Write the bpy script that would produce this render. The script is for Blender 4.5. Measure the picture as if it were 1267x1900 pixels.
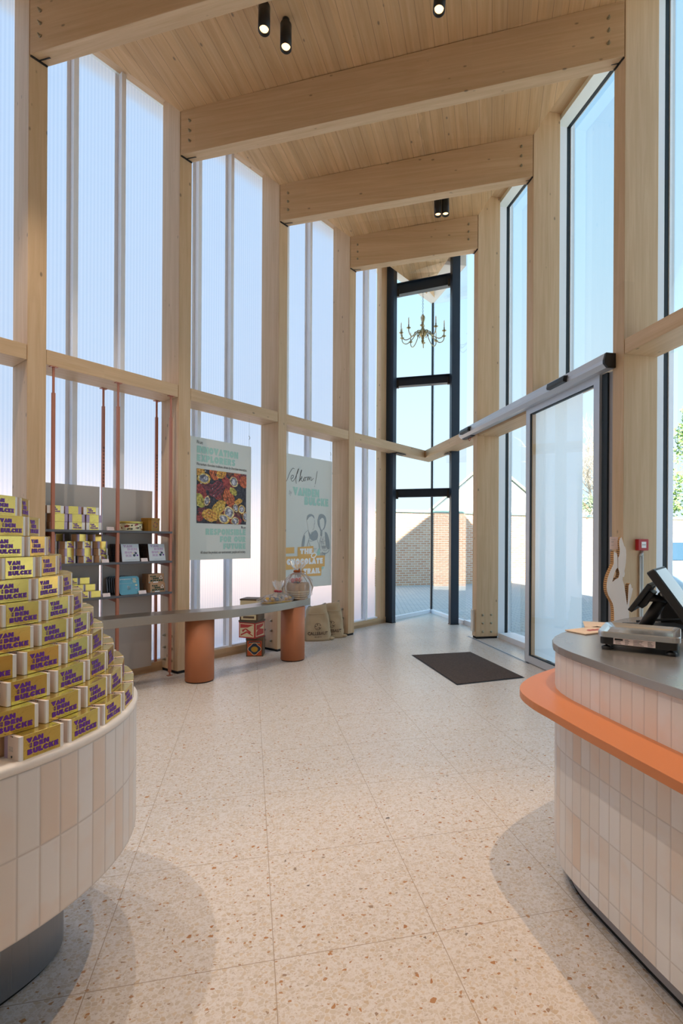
import bpy, bmesh, math, random
from mathutils import Vector, Matrix
random.seed(7)
for _o in list(bpy.data.objects):
    bpy.data.objects.remove(_o)
S = bpy.context.scene
C = S.collection
R = math.radians
V = Vector

# ------------------------------------------------------------------ camera
cam_d = bpy.data.cameras.new('camera')
cam = bpy.data.objects.new('camera', cam_d); C.objects.link(cam)
cam.location = (0, 0, 1.43)
cam.rotation_euler = (R(90), 0, 0)
cam.rotation_mode = 'XYZ'
cam.matrix_world = Matrix.Translation((0, 0, 1.43)) @ Matrix.Rotation(R(90), 4, 'X') @ Matrix.Rotation(R(0.3025), 4, 'Z')
cam_d.sensor_fit = 'HORIZONTAL'; cam_d.sensor_width = 36
cam_d.lens = 951.126 / 1267 * 36
cam_d.shift_x = -(679.7 - 633.5) / 1267
cam_d.shift_y = (1002.9 - 950) / 1267
cam_d.clip_start = 0.05; cam_d.clip_end = 400
S.camera = cam

# ------------------------------------------------------------------ view + world + sun
S.view_settings.view_transform = 'Standard'
S.view_settings.look = 'None'
S.view_settings.gamma = 1
S.view_settings.use_curve_mapping = False
S.view_settings.exposure = 0.0
S.cycles.max_bounces = 10
S.cycles.diffuse_bounces = 6
S.cycles.transparent_max_bounces = 24
S.cycles.sample_clamp_indirect = 6

W = bpy.data.worlds.new('sky'); S.world = W; W.use_nodes = True
wn = W.node_tree; wn.nodes.clear()
wo = wn.nodes.new('ShaderNodeOutputWorld'); wb = wn.nodes.new('ShaderNodeBackground')
wt = wn.nodes.new('ShaderNodeTexCoord'); wsx = wn.nodes.new('ShaderNodeSeparateXYZ')
wr = wn.nodes.new('ShaderNodeValToRGB')
wn.links.new(wt.outputs['Generated'], wsx.inputs[0]); wn.links.new(wsx.outputs['Z'], wr.inputs[0])
wr.color_ramp.elements[0].position = 0.0; wr.color_ramp.elements[0].color = (0.74, 0.90, 1.0, 1)
wr.color_ramp.elements[1].position = 0.75; wr.color_ramp.elements[1].color = (0.37, 0.68, 1.0, 1)
_e = wr.color_ramp.elements.new(0.22); _e.color = (0.67, 0.86, 1.0, 1)
_e = wr.color_ramp.elements.new(0.45); _e.color = (0.52, 0.79, 1.0, 1)
wn.links.new(wr.outputs[0], wb.inputs[0]); wb.inputs[1].default_value = 1.3
wn.links.new(wb.outputs[0], wo.inputs[0])

sun_d = bpy.data.lights.new('sun', 'SUN'); sun_d.energy = 20; sun_d.color = (1.0, 0.93, 0.80); sun_d.angle = R(0.6)
sun = bpy.data.objects.new('sun', sun_d); C.objects.link(sun)
sun.rotation_euler = V((1.7, 7.2, -4.3)).to_track_quat('-Z', 'Y').to_euler()
sun.location = (0, -20, 20)

SPOT_GAIN = 0.42
# ceiling spotlights of the shop: (x, y, target x, y, power W, radius)
SPOTS = [
    (-0.90, 4.40, -1.25, 3.1, 170, 75),
    (-0.74, 4.56, 0.1, 3.3, 170, 75),
    (0.942, 6.95, 0.9, 5.6, 70, 75),
    (1.044, 6.95, 0.3, 5.8, 70, 75),
    (0.60, 4.30, 1.5, 2.6, 150, 75),
    (-2.10, 1.20, -0.7, 2.0, 640, 80),
    (-1.06, 2.40, -0.9, 1.6, 460, 78),
    (1.20, 1.30, 0.70, 1.30, 900, 42),
    (0.30, 0.20, 0.2, 1.4, 150, 80),
    (-2.50, 2.60, -2.1, 4.7, 520, 70),
]

# ------------------------------------------------------------------ frames of the two glazed walls
AL, AR = R(37.733), R(-12.229)
L3, R3 = V((-1.1332, 6.5539)), V((1.9343, 6.0007))
DL, NL = V((math.sin(AL), math.cos(AL))), V((-math.cos(AL), math.sin(AL)))
DR, NR = V((math.sin(AR), math.cos(AR))), V((math.cos(AR), -math.sin(AR)))
SL, SR = 1.4136, 1.5244
ROTL, ROTR = R(90) - AL, R(90) - AR
TIP = V((1.31, 10.30))


def PL(s, o, z=0): p = L3 + DL * s + NL * o; return V((p.x, p.y, z))
def PR(s, o, z=0): p = R3 + DR * s + NR * o; return V((p.x, p.y, z))
def ceil_z(x, y):
    sl = (y - L3.y) / DL.y; sr = (y - R3.y) / DR.y
    xl = L3.x + DL.x * sl; xr = R3.x + DR.x * sr
    if abs(xr - xl) < .3: return 6.08
    return 5.971 + 0.225 * max(-.1, min(1.1, (x - xl) / (xr - xl)))


# ------------------------------------------------------------------ materials
M = {}
def mat(name, color=(.8, .8, .8), rough=.5, metal=0.0, **kw):
    m = bpy.data.materials.new(name); m.use_nodes = True
    p = m.node_tree.nodes['Principled BSDF']
    p.inputs['Base Color'].default_value = (*color, 1); p.inputs['Roughness'].default_value = rough
    p.inputs['Metallic'].default_value = metal
    for k, v in kw.items():
        p.inputs[k].default_value = v
    M[name] = m
    return m

def hexc(h):
    h = h.lstrip('#'); c = [int(h[i:i + 2], 16) / 255 for i in (0, 2, 4)]
    return tuple(x / 12.92 if x <= .04045 else ((x + .055) / 1.055) ** 2.4 for x in c)

class NT:
    def __init__(s, m): s.t = m.node_tree; s.p = s.t.nodes['Principled BSDF']
    def n(s, typ, **kw):
        nd = s.t.nodes.new(typ)
        for k, v in kw.items():
            if k.startswith('i_'): nd.inputs[k[2:].replace('_', ' ')].default_value = v
            else: setattr(nd, k, v)
        return nd
    def l(s, a, b): s.t.links.new(a, b)
    def ramp(s, fac, stops):
        r = s.n('ShaderNodeValToRGB'); e = r.color_ramp.elements
        while len(e) < len(stops): e.new(.5)
        for i, (p, c) in enumerate(stops): e[i].position = p; e[i].color = (*c, 1) if len(c) == 3 else c
        s.l(fac, r.inputs[0]); return r.outputs[0]
    def mix(s, fac, a, b, mode='MIX'):
        m = s.n('ShaderNodeMix', data_type='RGBA', blend_type=mode)
        for i, v in ((0, fac), (6, a), (7, b)):
            if hasattr(v, 'links'): s.l(v, m.inputs[i])
            else: m.inputs[i].default_value = v if i == 0 else (*v, 1)
        return m.outputs[2]
    def math(s, op, a, b=0.0, c=0.0):
        m = s.n('ShaderNodeMath', operation=op)
        for i, v in enumerate((a, b, c)):
            if hasattr(v, 'links'): s.l(v, m.inputs[i])
            else: m.inputs[i].default_value = v
        return m.outputs[0]
    def bump(s, h, strength=.2, dist=.01):
        b = s.n('ShaderNodeBump'); b.inputs['Strength'].default_value = strength; b.inputs['Distance'].default_value = dist
        s.l(h, b.inputs['Height']); s.l(b.outputs[0], s.p.inputs['Normal'])

def wood(name, axis, base, dark, light, planks=None, lam=0.12):
    m = mat(name, base, .55); t = NT(m)
    tc = t.n('ShaderNodeTexCoord'); oi = t.n('ShaderNodeObjectInfo')
    add = t.n('ShaderNodeVectorMath', operation='MULTIPLY_ADD')
    t.l(oi.outputs['Random'], add.inputs[0]); add.inputs[1].default_value = (17, 31, 11)
    t.l(tc.outputs['Object'], add.inputs[2])
    vec = add.outputs[0]
    sc = {'x': (1.2, 26, 26), 'y': (26, 1.2, 26), 'z': (26, 26, 1.2)}[axis]
    mp = t.n('ShaderNodeMapping'); mp.inputs['Scale'].default_value = sc; t.l(vec, mp.inputs[0])
    n1 = t.n('ShaderNodeTexNoise', i_Scale=1.0, i_Detail=5.0, i_Roughness=.6, i_Distortion=.6); t.l(mp.outputs[0], n1.inputs['Vector'])
    col = t.ramp(n1.outputs['Fac'], [(.3, dark), (.55, base), (.75, light)])
    # lamella to lamella tone
    ks = {'x': (.35, 1 / lam, 1 / lam), 'y': (1 / lam, .35, 1 / lam), 'z': (1 / lam, 1 / lam, .35)}[axis]
    mp2 = t.n('ShaderNodeMapping'); mp2.inputs['Scale'].default_value = ks; t.l(vec, mp2.inputs[0])
    sn = t.n('ShaderNodeVectorMath', operation='FLOOR'); t.l(mp2.outputs[0], sn.inputs[0])
    wn_ = t.n('ShaderNodeTexWhiteNoise', noise_dimensions='3D'); t.l(sn.outputs[0], wn_.inputs['Vector'])
    tone = t.ramp(wn_.outputs['Value'], [(0, (.90, .90, .90)), (1, (1.06, 1.05, 1.04))])
    if not planks: tone = t.ramp(wn_.outputs['Value'], [(0, (.97, .97, .97)), (1, (1.02, 1.02, 1.02))])
    col = t.mix(1.0, col, tone, 'MULTIPLY')
    # knots
    kk = {'x': (4.5, 9, 9), 'y': (9, 4.5, 9), 'z': (9, 9, 4.5)}[axis]
    mp3 = t.n('ShaderNodeMapping'); mp3.inputs['Scale'].default_value = kk; t.l(vec, mp3.inputs[0])
    vo = t.n('ShaderNodeTexVoronoi', i_Scale=1.0); t.l(mp3.outputs[0], vo.inputs['Vector'])
    vr = t.n('ShaderNodeSeparateColor'); t.l(vo.outputs['Color'], vr.inputs[0])
    pick = t.math('GREATER_THAN', vr.outputs[0], .3)
    kn = t.math('MULTIPLY', t.ramp(vo.outputs['Distance'], [(.055, (1, 1, 1)), (.11, (0, 0, 0))]), pick)
    col = t.mix(t.math('MULTIPLY', kn, .75), col, hexc('72624f'))
    if planks:
        s = t.n('ShaderNodeSeparateXYZ'); t.l(tc.outputs['Object'], s.inputs[0])
        a = s.outputs['X'] if axis == 'y' else s.outputs['Y']
        f = t.math('FRACT', t.math('DIVIDE', a, planks))
        e = t.math('ABSOLUTE', t.math('SUBTRACT', f, .5))
        line = t.math('GREATER_THAN', e, .485)
        col = t.mix(t.math('MULTIPLY', line, .6), col, hexc('6a5134'))
    t.l(col, t.p.inputs['Base Color'])
    t.bump(n1.outputs['Fac'], .05, .004)
    return m

wb_, wd_, wl_ = hexc('cfb08b'), hexc('c5a57e'), hexc('d7bb98')
wood('wood_x', 'x', wb_, wd_, wl_)
wood('wood_z', 'z', wb_, wd_, wl_)
wood('wood_ceiling', 'y', hexc('d0ab7f'), hexc('c59e70'), hexc('d9b78d'), planks=.132, lam=.132)

# terrazzo floor: large square slabs in line with the entrance wall
def floor_material():
    m = mat('terrazzo', (.7, .68, .64), .30); t = NT(m)
    tc = t.n('ShaderNodeTexCoord')
    mp = t.n('ShaderNodeMapping'); mp.inputs['Scale'].default_value = (1, 1, 1); t.l(tc.outputs['Object'], mp.inputs[0])
    vec = mp.outputs[0]
    base = hexc('d3cecb')
    col = base
    def layer(scale, seed, thr, colors, col, edge):
        mm = t.n('ShaderNodeMapping'); mm.inputs['Location'].default_value = (seed, seed * 1.7, 0); mm.inputs['Scale'].default_value = (1, 1.25, 1); t.l(vec, mm.inputs[0])
        v = t.n('ShaderNodeTexVoronoi', i_Scale=scale, feature='F1', distance='MINKOWSKI', i_Exponent=1.6); t.l(mm.outputs[0], v.inputs['Vector'])
        ve = t.n('ShaderNodeTexVoronoi', i_Scale=scale, feature='DISTANCE_TO_EDGE'); t.l(mm.outputs[0], ve.inputs['Vector'])
        sp = t.n('ShaderNodeSeparateColor'); t.l(v.outputs['Color'], sp.inputs[0])
        pick = t.math('GREATER_THAN', sp.outputs[0], thr)
        inside = t.math('GREATER_THAN', ve.outputs['Distance'], edge)
        fac = t.math('MULTIPLY', pick, inside)
        cc = t.ramp(sp.outputs[1], colors)
        return t.mix(fac, col, cc)
    col = layer(105, 0, .22, [(0, hexc('c8beb5')), (.5, hexc('d0c8c1')), (1, hexc('bcb0a5'))], col, .08)
    col = layer(62, 3.3, .45, [(0, hexc('cbc0b3')), (.55, hexc('c0b5a8')), (.85, hexc('cabaa6')), (1, hexc('bba993'))], col, .10)
    col = layer(85, 5.7, .962, [(0, hexc('b08a66')), (.6, hexc('a97c52')), (1, hexc('95897c'))], col, .12)
    col = layer(52, 9.1, .979, [(0, hexc('b08458')), (.6, hexc('a5703f')), (.9, hexc('8d8478')), (1, hexc('6a6058'))], col, .16)
    # joints: grid of .587 m slabs
    s = t.n('ShaderNodeSeparateXYZ'); t.l(tc.outputs['Object'], s.inputs[0])
    js = []
    for a in ('X', 'Y'):
        f = t.math('FRACT', t.math('ADD', t.math('DIVIDE', s.outputs[a], .5868), .5))
        js.append(t.math('LESS_THAN', t.math('ABSOLUTE', t.math('SUBTRACT', f, .5)), .0024))
    j = t.math('MAXIMUM', js[0], js[1])
    col = t.mix(j, col, hexc('a08f7c'))
    t.l(col, t.p.inputs['Base Color'])
    n = t.n('ShaderNodeTexNoise', i_Scale=1.4, i_Detail=3.0); t.l(vec, n.inputs['Vector'])
    rr = t.ramp(n.outputs['Fac'], [(.3, (.30, .30, .30)), (.7, (.42, .42, .42))])
    t.l(rr, t.p.inputs['Roughness'])
floor_material()

def tile_material():
    m = mat('glazed_tile', (.8, .76, .7), .42); t = NT(m)
    uv = t.n('ShaderNodeUVMap')
    s = t.n('ShaderNodeSeparateXYZ'); t.l(uv.outputs[0], s.inputs[0])
    cu = t.math('FLOOR', s.outputs[0]); cv = t.math('FLOOR', s.outputs[1])
    fu = t.math('ABSOLUTE', t.math('SUBTRACT', t.math('FRACT', s.outputs[0]), .5))
    fv = t.math('ABSOLUTE', t.math('SUBTRACT', t.math('FRACT', s.outputs[1]), .5))
    du = t.math('MULTIPLY', t.math('SUBTRACT', .5, fu), .0545)
    dv = t.math('MULTIPLY', t.math('SUBTRACT', .5, fv), .203)
    d = t.math('MINIMUM', du, dv)
    cb = t.n('ShaderNodeCombineXYZ'); t.l(cu, cb.inputs[0]); t.l(cv, cb.inputs[1])
    w = t.n('ShaderNodeTexWhiteNoise', noise_dimensions='3D'); t.l(cb.outputs[0], w.inputs['Vector'])
    tint = t.ramp(w.outputs['Value'], [(0, hexc('dedcdc')), (.45, hexc('dbd7d4')), (.8, hexc('dad0c8')), (1, hexc('d8c5b6'))])
    tc = t.n('ShaderNodeTexCoord')
    n = t.n('ShaderNodeTexNoise', i_Scale=9.0, i_Detail=2.0); t.l(tc.outputs['Object'], n.inputs['Vector'])
    tint = t.mix(t.ramp(n.outputs['Fac'], [(.5, (0, 0, 0)), (.75, (.35, .35, .35))]), tint, hexc('dcc0aa'))
    g = t.ramp(d, [(.0011, (1, 1, 1)), (.0016, (0, 0, 0))])
    col = t.mix(g, tint, hexc('c4bdb9'))
    t.l(col, t.p.inputs['Base Color'])
    h = t.ramp(d, [(.0008, (0, 0, 0)), (.005, (1, 1, 1))])
    t.bump(h, .6, .002)
tile_material()

def glass(name, tint, gloss=.06, rough=0.0):
    m = bpy.data.materials.new(name); m.use_nodes = True; t = m.node_tree; t.nodes.clear()
    o = t.nodes.new('ShaderNodeOutputMaterial'); a = t.nodes.new('ShaderNodeBsdfTransparent'); g = t.nodes.new('ShaderNodeBsdfGlossy')
    f = t.nodes.new('ShaderNodeLayerWeight'); f.inputs['Blend'].default_value = .22
    mx = t.nodes.new('ShaderNodeMixShader'); mu = t.nodes.new('ShaderNodeMath'); mu.operation = 'MULTIPLY'; mu.inputs[1].default_value = gloss / .1
    a.inputs[0].default_value = (*tint, 1); g.inputs['Roughness'].default_value = rough
    t.links.new(f.outputs['Fresnel'], mu.inputs[0]); t.links.new(mu.outputs[0], mx.inputs[0])
    t.links.new(a.outputs[0], mx.inputs[1]); t.links.new(g.outputs[0], mx.inputs[2]); t.links.new(mx.outputs[0], o.inputs[0])
    M[name] = m
glass('clear_glass', (.94, .99, .995), .028)
glass('cellophane', (.97, .97, .98), .12, .25)
_ct = M['cellophane'].node_tree
_d = _ct.nodes.new('ShaderNodeBsdfDiffuse'); _d.inputs[0].default_value = (.95, .96, 1, 1); _m2 = _ct.nodes.new('ShaderNodeMixShader'); _m2.inputs[0].default_value = .16
_o = [n for n in _ct.nodes if n.type == 'OUTPUT_MATERIAL'][0]; _src = _o.inputs[0].links[0].from_socket
_ct.links.new(_src, _m2.inputs[1]); _ct.links.new(_d.outputs[0], _m2.inputs[2]); _ct.links.new(_m2.outputs[0], _o.inputs[0])
glass('door_glass', (.95, .99, 1.0), .012)
glass('screen_glass', (.2, .2, .2), .16, .06)

def polycarbonate():
    m = bpy.data.materials.new('polycarbonate'); m.use_nodes = True; t = m.node_tree; t.nodes.clear()
    N = t.nodes.new; Lk = t.links.new
    o = N('ShaderNodeOutputMaterial')
    tc = N('ShaderNodeTexCoord'); s = N('ShaderNodeSeparateXYZ'); Lk(tc.outputs['Object'], s.inputs[0])
    d = N('ShaderNodeMath'); d.operation = 'DIVIDE'; d.inputs[1].default_value = .017; Lk(s.outputs['X'], d.inputs[0])
    f = N('ShaderNodeMath'); f.operation = 'PINGPONG'; f.inputs[1].default_value = 1.0; Lk(d.outputs[0], f.inputs[0])
    r = N('ShaderNodeValToRGB'); Lk(f.outputs[0], r.inputs[0])
    r.color_ramp.elements[0].color = (.56, .61, .74, 1); r.color_ramp.elements[1].color = (.65, .68, .79, 1)
    tr = N('ShaderNodeBsdfTranslucent'); tp = N('ShaderNodeBsdfRefraction'); tp.inputs['IOR'].default_value = 1.25; tp.inputs['Roughness'].default_value = .85
    Lk(r.outputs[0], tr.inputs[0]); Lk(r.outputs[0], tp.inputs[0])
    mx = N('ShaderNodeMixShader'); mx.inputs[0].default_value = .55
    Lk(tr.outputs[0], mx.inputs[1]); Lk(tp.outputs[0], mx.inputs[2])
    gl = N('ShaderNodeBsdfGlossy'); gl.inputs['Roughness'].default_value = .35
    m2 = N('ShaderNodeMixShader'); m2.inputs[0].default_value = .04
    Lk(mx.outputs[0], m2.inputs[1]); Lk(gl.outputs[0], m2.inputs[2]); Lk(m2.outputs[0], o.inputs[0])
    M['polycarbonate'] = m
polycarbonate()

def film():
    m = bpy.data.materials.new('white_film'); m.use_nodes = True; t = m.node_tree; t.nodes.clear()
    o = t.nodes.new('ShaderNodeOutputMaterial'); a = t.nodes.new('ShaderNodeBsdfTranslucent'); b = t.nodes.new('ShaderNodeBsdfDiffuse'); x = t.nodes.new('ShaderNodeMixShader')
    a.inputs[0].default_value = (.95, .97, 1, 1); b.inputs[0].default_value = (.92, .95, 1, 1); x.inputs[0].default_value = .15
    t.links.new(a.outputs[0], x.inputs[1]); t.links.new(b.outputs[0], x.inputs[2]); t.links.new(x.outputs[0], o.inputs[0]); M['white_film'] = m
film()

mat('aluminium', hexc('c9ced6'), .42, .35)
mat('mullion_alu', hexc('eef3fb'), .5, .0)
mat('gasket', hexc('1c2830'), .6)
mat('black_metal', hexc('17181a'), .45)
mat('black_plastic', hexc('1d1e20'), .42)
mat('rubber', hexc('0e0e0f'), .8)
mat('blue_steel', hexc('2a3645'), .42, .35)
mat('white_frame', hexc('eef4f2'), .5)
mat('bolt_steel', hexc('a9a18c'), .35, .8)
mat('copper_paint', hexc('b5735a'), .45)
mat('terracotta', hexc('b9744e'), .55)
mat('orange_ledge', hexc('c17748'), .36)
mat('shelf_grey', hexc('5b5c62'), .5)
mat('panel_grey', hexc('bdb9b5'), .6)
mat('kraft', hexc('c09a78'), .75)
mat('carton_white', hexc('ecebea'), .6)
mat('purple_ink', hexc('64209a'), .5)
mat('carton_blush', hexc('e2d2c7'), .7)
mat('lilac_card', hexc('b3a3c4'), .5)
mat('green_ink', hexc('17402c'), .6)
mat('ink_dark', hexc('23262a'), .6)
mat('ink_brown', hexc('4b3328'), .7)
mat('mint', hexc('a9d5ca'), .6)
mat('poster_paper', hexc('dde2de'), .6)
mat('mustard_print', hexc('e9b96d'), .6)
mat('ink_grey', hexc('9aa4aa'), .6)
mat('gold_dim', hexc('8c7634'), .35, .6)
mat('off_white', hexc('e8e4dc'), .7)
mat('card_white', hexc('f8f9fb'), .55)
mat('paper_kraft', hexc('cdb8a2'), .7)
mat('price_card', hexc('ecdcdc'), .5)
mat('mat_brown', hexc('40332e'), .95)
mat('red_plastic', hexc('b3232b'), .4)
mat('pvc_grey', hexc('c2c6c6'), .5)
mat('toe_grey', hexc('9a9799'), .5)
mat('rim_white', hexc('e6e0da'), .4)
mat('brass', hexc('a0926c'), .32, .7)
mat('candle', hexc('d8d2c4'), .5)
mat('bulb', hexc('fff1d8'), .2)
mat('tin_blue', hexc('5f9db0'), .35, .2)
mat('tin_dark', hexc('4a4a4c'), .35, .5)
mat('tin_mustard', hexc('9a6f25'), .4, .2)
mat('tin_cream', hexc('d5cfae'), .4)
mat('tin_gold', hexc('c6b35e'), .3, .6)
mat('tin_red', hexc('b8372c'), .5, .1)
mat('tin_orange', hexc('c1532a'), .5, .1)
mat('tin_navy', hexc('23344c'), .5)
mat('tin_straw', hexc('d8c9a0'), .6)
mat('tin_brown', hexc('5c4a36'), .6)
mat('flower_red', hexc('93424a'), .5)
mat('leaf_dark', hexc('3f4a3c'), .6)
mat('book_cover', hexc('c9d3dc'), .45)
mat('book_brown', hexc('4a3632'), .5)
mat('wicker', hexc('b3906a'), .8)
mat('rope_cream', hexc('d8c9ab'), .8)
mat('ribbon_red', hexc('9c1f2b'), .4)
mat('ribbon_copper', hexc('a35a2e'), .3, .5)
mat('sweet_red', hexc('c8443c'), .4)
mat('sweet_white', hexc('d9d4dc'), .4)
mat('sweet_gold', hexc('c69a3c'), .3, .5)
mat('lamp_glow', (.5, .35, .2), .5)
NT(M['lamp_glow']).p.inputs['Emission Color'].default_value = (1, .55, .22, 1)
NT(M['lamp_glow']).p.inputs['Emission Strength'].default_value = 4
mat('render_white', hexc('f2f2ee'), .8)
mat('roof_slate', hexc('8d9a8c'), .8)
mat('roof_red', hexc('a0674f'), .8)
mat('coping', hexc('8fb3ae'), .7)
mat('van_white', hexc('c9dcea'), .3)
mat('van_glass', hexc('3f5a70'), .1)
mat('bark', hexc('c4b9ab'), .9)
mat('pine', hexc('8fae66'), .8)
mat('ivy', hexc('8a9a7a'), .8)
mat('plaster_white', hexc('e6e1d8'), .8)
mat('chain_metal', hexc('6b6c66'), .35, .8)

def brushed(name, col, rough, sc, dv=.07, metal=.85):
    m = mat(name, col, rough, metal); t = NT(m)
    tc = t.n('ShaderNodeTexCoord'); mp = t.n('ShaderNodeMapping'); mp.inputs['Scale'].default_value = sc; t.l(tc.outputs['Object'], mp.inputs[0])
    n = t.n('ShaderNodeTexNoise', i_Scale=1.0, i_Detail=3.0); t.l(mp.outputs[0], n.inputs['Vector'])
    t.l(t.ramp(n.outputs['Fac'], [(.3, (rough - dv,) * 3), (.7, (rough + dv,) * 3)]), t.p.inputs['Roughness'])
brushed('worktop_steel', hexc('a3a09e'), .27, (3, 3, 3), .006, .7)
brushed('bench_steel', hexc('9f968c'), .34, (3, 3, 60), .03)
brushed('plinth_steel', hexc('8c9096'), .34, (200, 200, 2))
brushed('pan_steel', hexc('c3c6c8'), .20, (2, 40, 2), .02)
brushed('corrugated', hexc('8a6238'), .9, (60, 60, 60))
M['corrugated'].node_tree.nodes['Principled BSDF'].inputs['Metallic'].default_value = 0

def corrugated():
    t = NT(M['corrugated']); tc = t.n('ShaderNodeTexCoord'); s = t.n('ShaderNodeSeparateXYZ'); t.l(tc.outputs['Object'], s.inputs[0])
    a = t.math('GREATER_THAN', t.math('FRACT', t.math('DIVIDE', s.outputs['Z'], .0125)), .42)
    b = t.math('GREATER_THAN', t.math('FRACT', t.math('DIVIDE', s.outputs['Y'], .010)), .3)
    c = t.mix(t.math('MULTIPLY', a, b), hexc('c2925a'), hexc('3d2714')); t.l(c, t.p.inputs['Base Color'])
corrugated()

def gold_sleeve():
    m = mat('gold_sleeve', hexc('d9bf66'), .2, .85); t = NT(m)
    tc = t.n('ShaderNodeTexCoord'); n = t.n('ShaderNodeTexNoise', i_Scale=34.0, i_Detail=3.0, i_Distortion=1.6); t.l(tc.outputs['Object'], n.inputs['Vector'])
    f = t.ramp(n.outputs['Fac'], [(.485, (0, 0, 0)), (.5, (.55, .55, .55)), (.515, (0, 0, 0))])
    t.l(t.mix(f, hexc('dcc26a'), hexc('8d7434')), t.p.inputs['Base Color'])
gold_sleeve()

def bricks(name, c1, c2, mortar, w, h, swap=False):
    m = mat(name, c1, .9); t = NT(m); tc = t.n('ShaderNodeTexCoord')
    b = t.n('ShaderNodeTexBrick'); b.inputs['Color1'].default_value = (*c1, 1); b.inputs['Color2'].default_value = (*c2, 1); b.inputs['Mortar'].default_value = (*mortar, 1)
    b.inputs['Scale'].default_value = 1; b.inputs['Brick Width'].default_value = w; b.inputs['Row Height'].default_value = h; b.inputs['Mortar Size'].default_value = .012; b.inputs['Bias'].default_value = -.2
    cb = t.n('ShaderNodeCombineXYZ'); s = t.n('ShaderNodeSeparateXYZ'); t.l(tc.outputs['Object'], s.inputs[0])
    t.l(s.outputs['X'], cb.inputs[0]); t.l(s.outputs['Y' if swap else 'Z'], cb.inputs[1]); t.l(cb.outputs[0], b.inputs['Vector'])
    t.l(b.outputs['Color'], t.p.inputs['Base Color'])
bricks('brick', hexc('c9977a'), hexc('d6b296'), hexc('d9cdbf'), .22, .075)
bricks('cobble', hexc('b3b6b8'), hexc('c4c3be'), hexc('93989b'), .2, .1, True)

def sack_mat():
    m = mat('burlap', hexc('b8a283'), .95); t = NT(m); tc = t.n('ShaderNodeTexCoord')
    a = t.n('ShaderNodeTexWave', i_Scale=90.0, bands_direction='Z'); b = t.n('ShaderNodeTexWave', i_Scale=90.0, bands_direction='X')
    t.l(tc.outputs['Object'], a.inputs['Vector']); t.l(tc.outputs['Object'], b.inputs['Vector'])
    h = t.math('ADD', a.outputs['Fac'], b.outputs['Fac']); t.bump(h, .4, .003)
    t.l(t.mix(h, hexc('a58e70'), hexc('c4af90')), t.p.inputs['Base Color'])
sack_mat()
def mat_carpet():
    t = NT(M['mat_brown']); tc = t.n('ShaderNodeTexCoord'); n = t.n('ShaderNodeTexNoise', i_Scale=60.0, i_Detail=4.0); t.l(tc.outputs['Object'], n.inputs['Vector'])
    t.l(t.mix(n.outputs['Fac'], hexc('2b211d'), hexc('5a4a43')), t.p.inputs['Base Color']); t.bump(n.outputs['Fac'], .8, .006)
mat_carpet()

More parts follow.
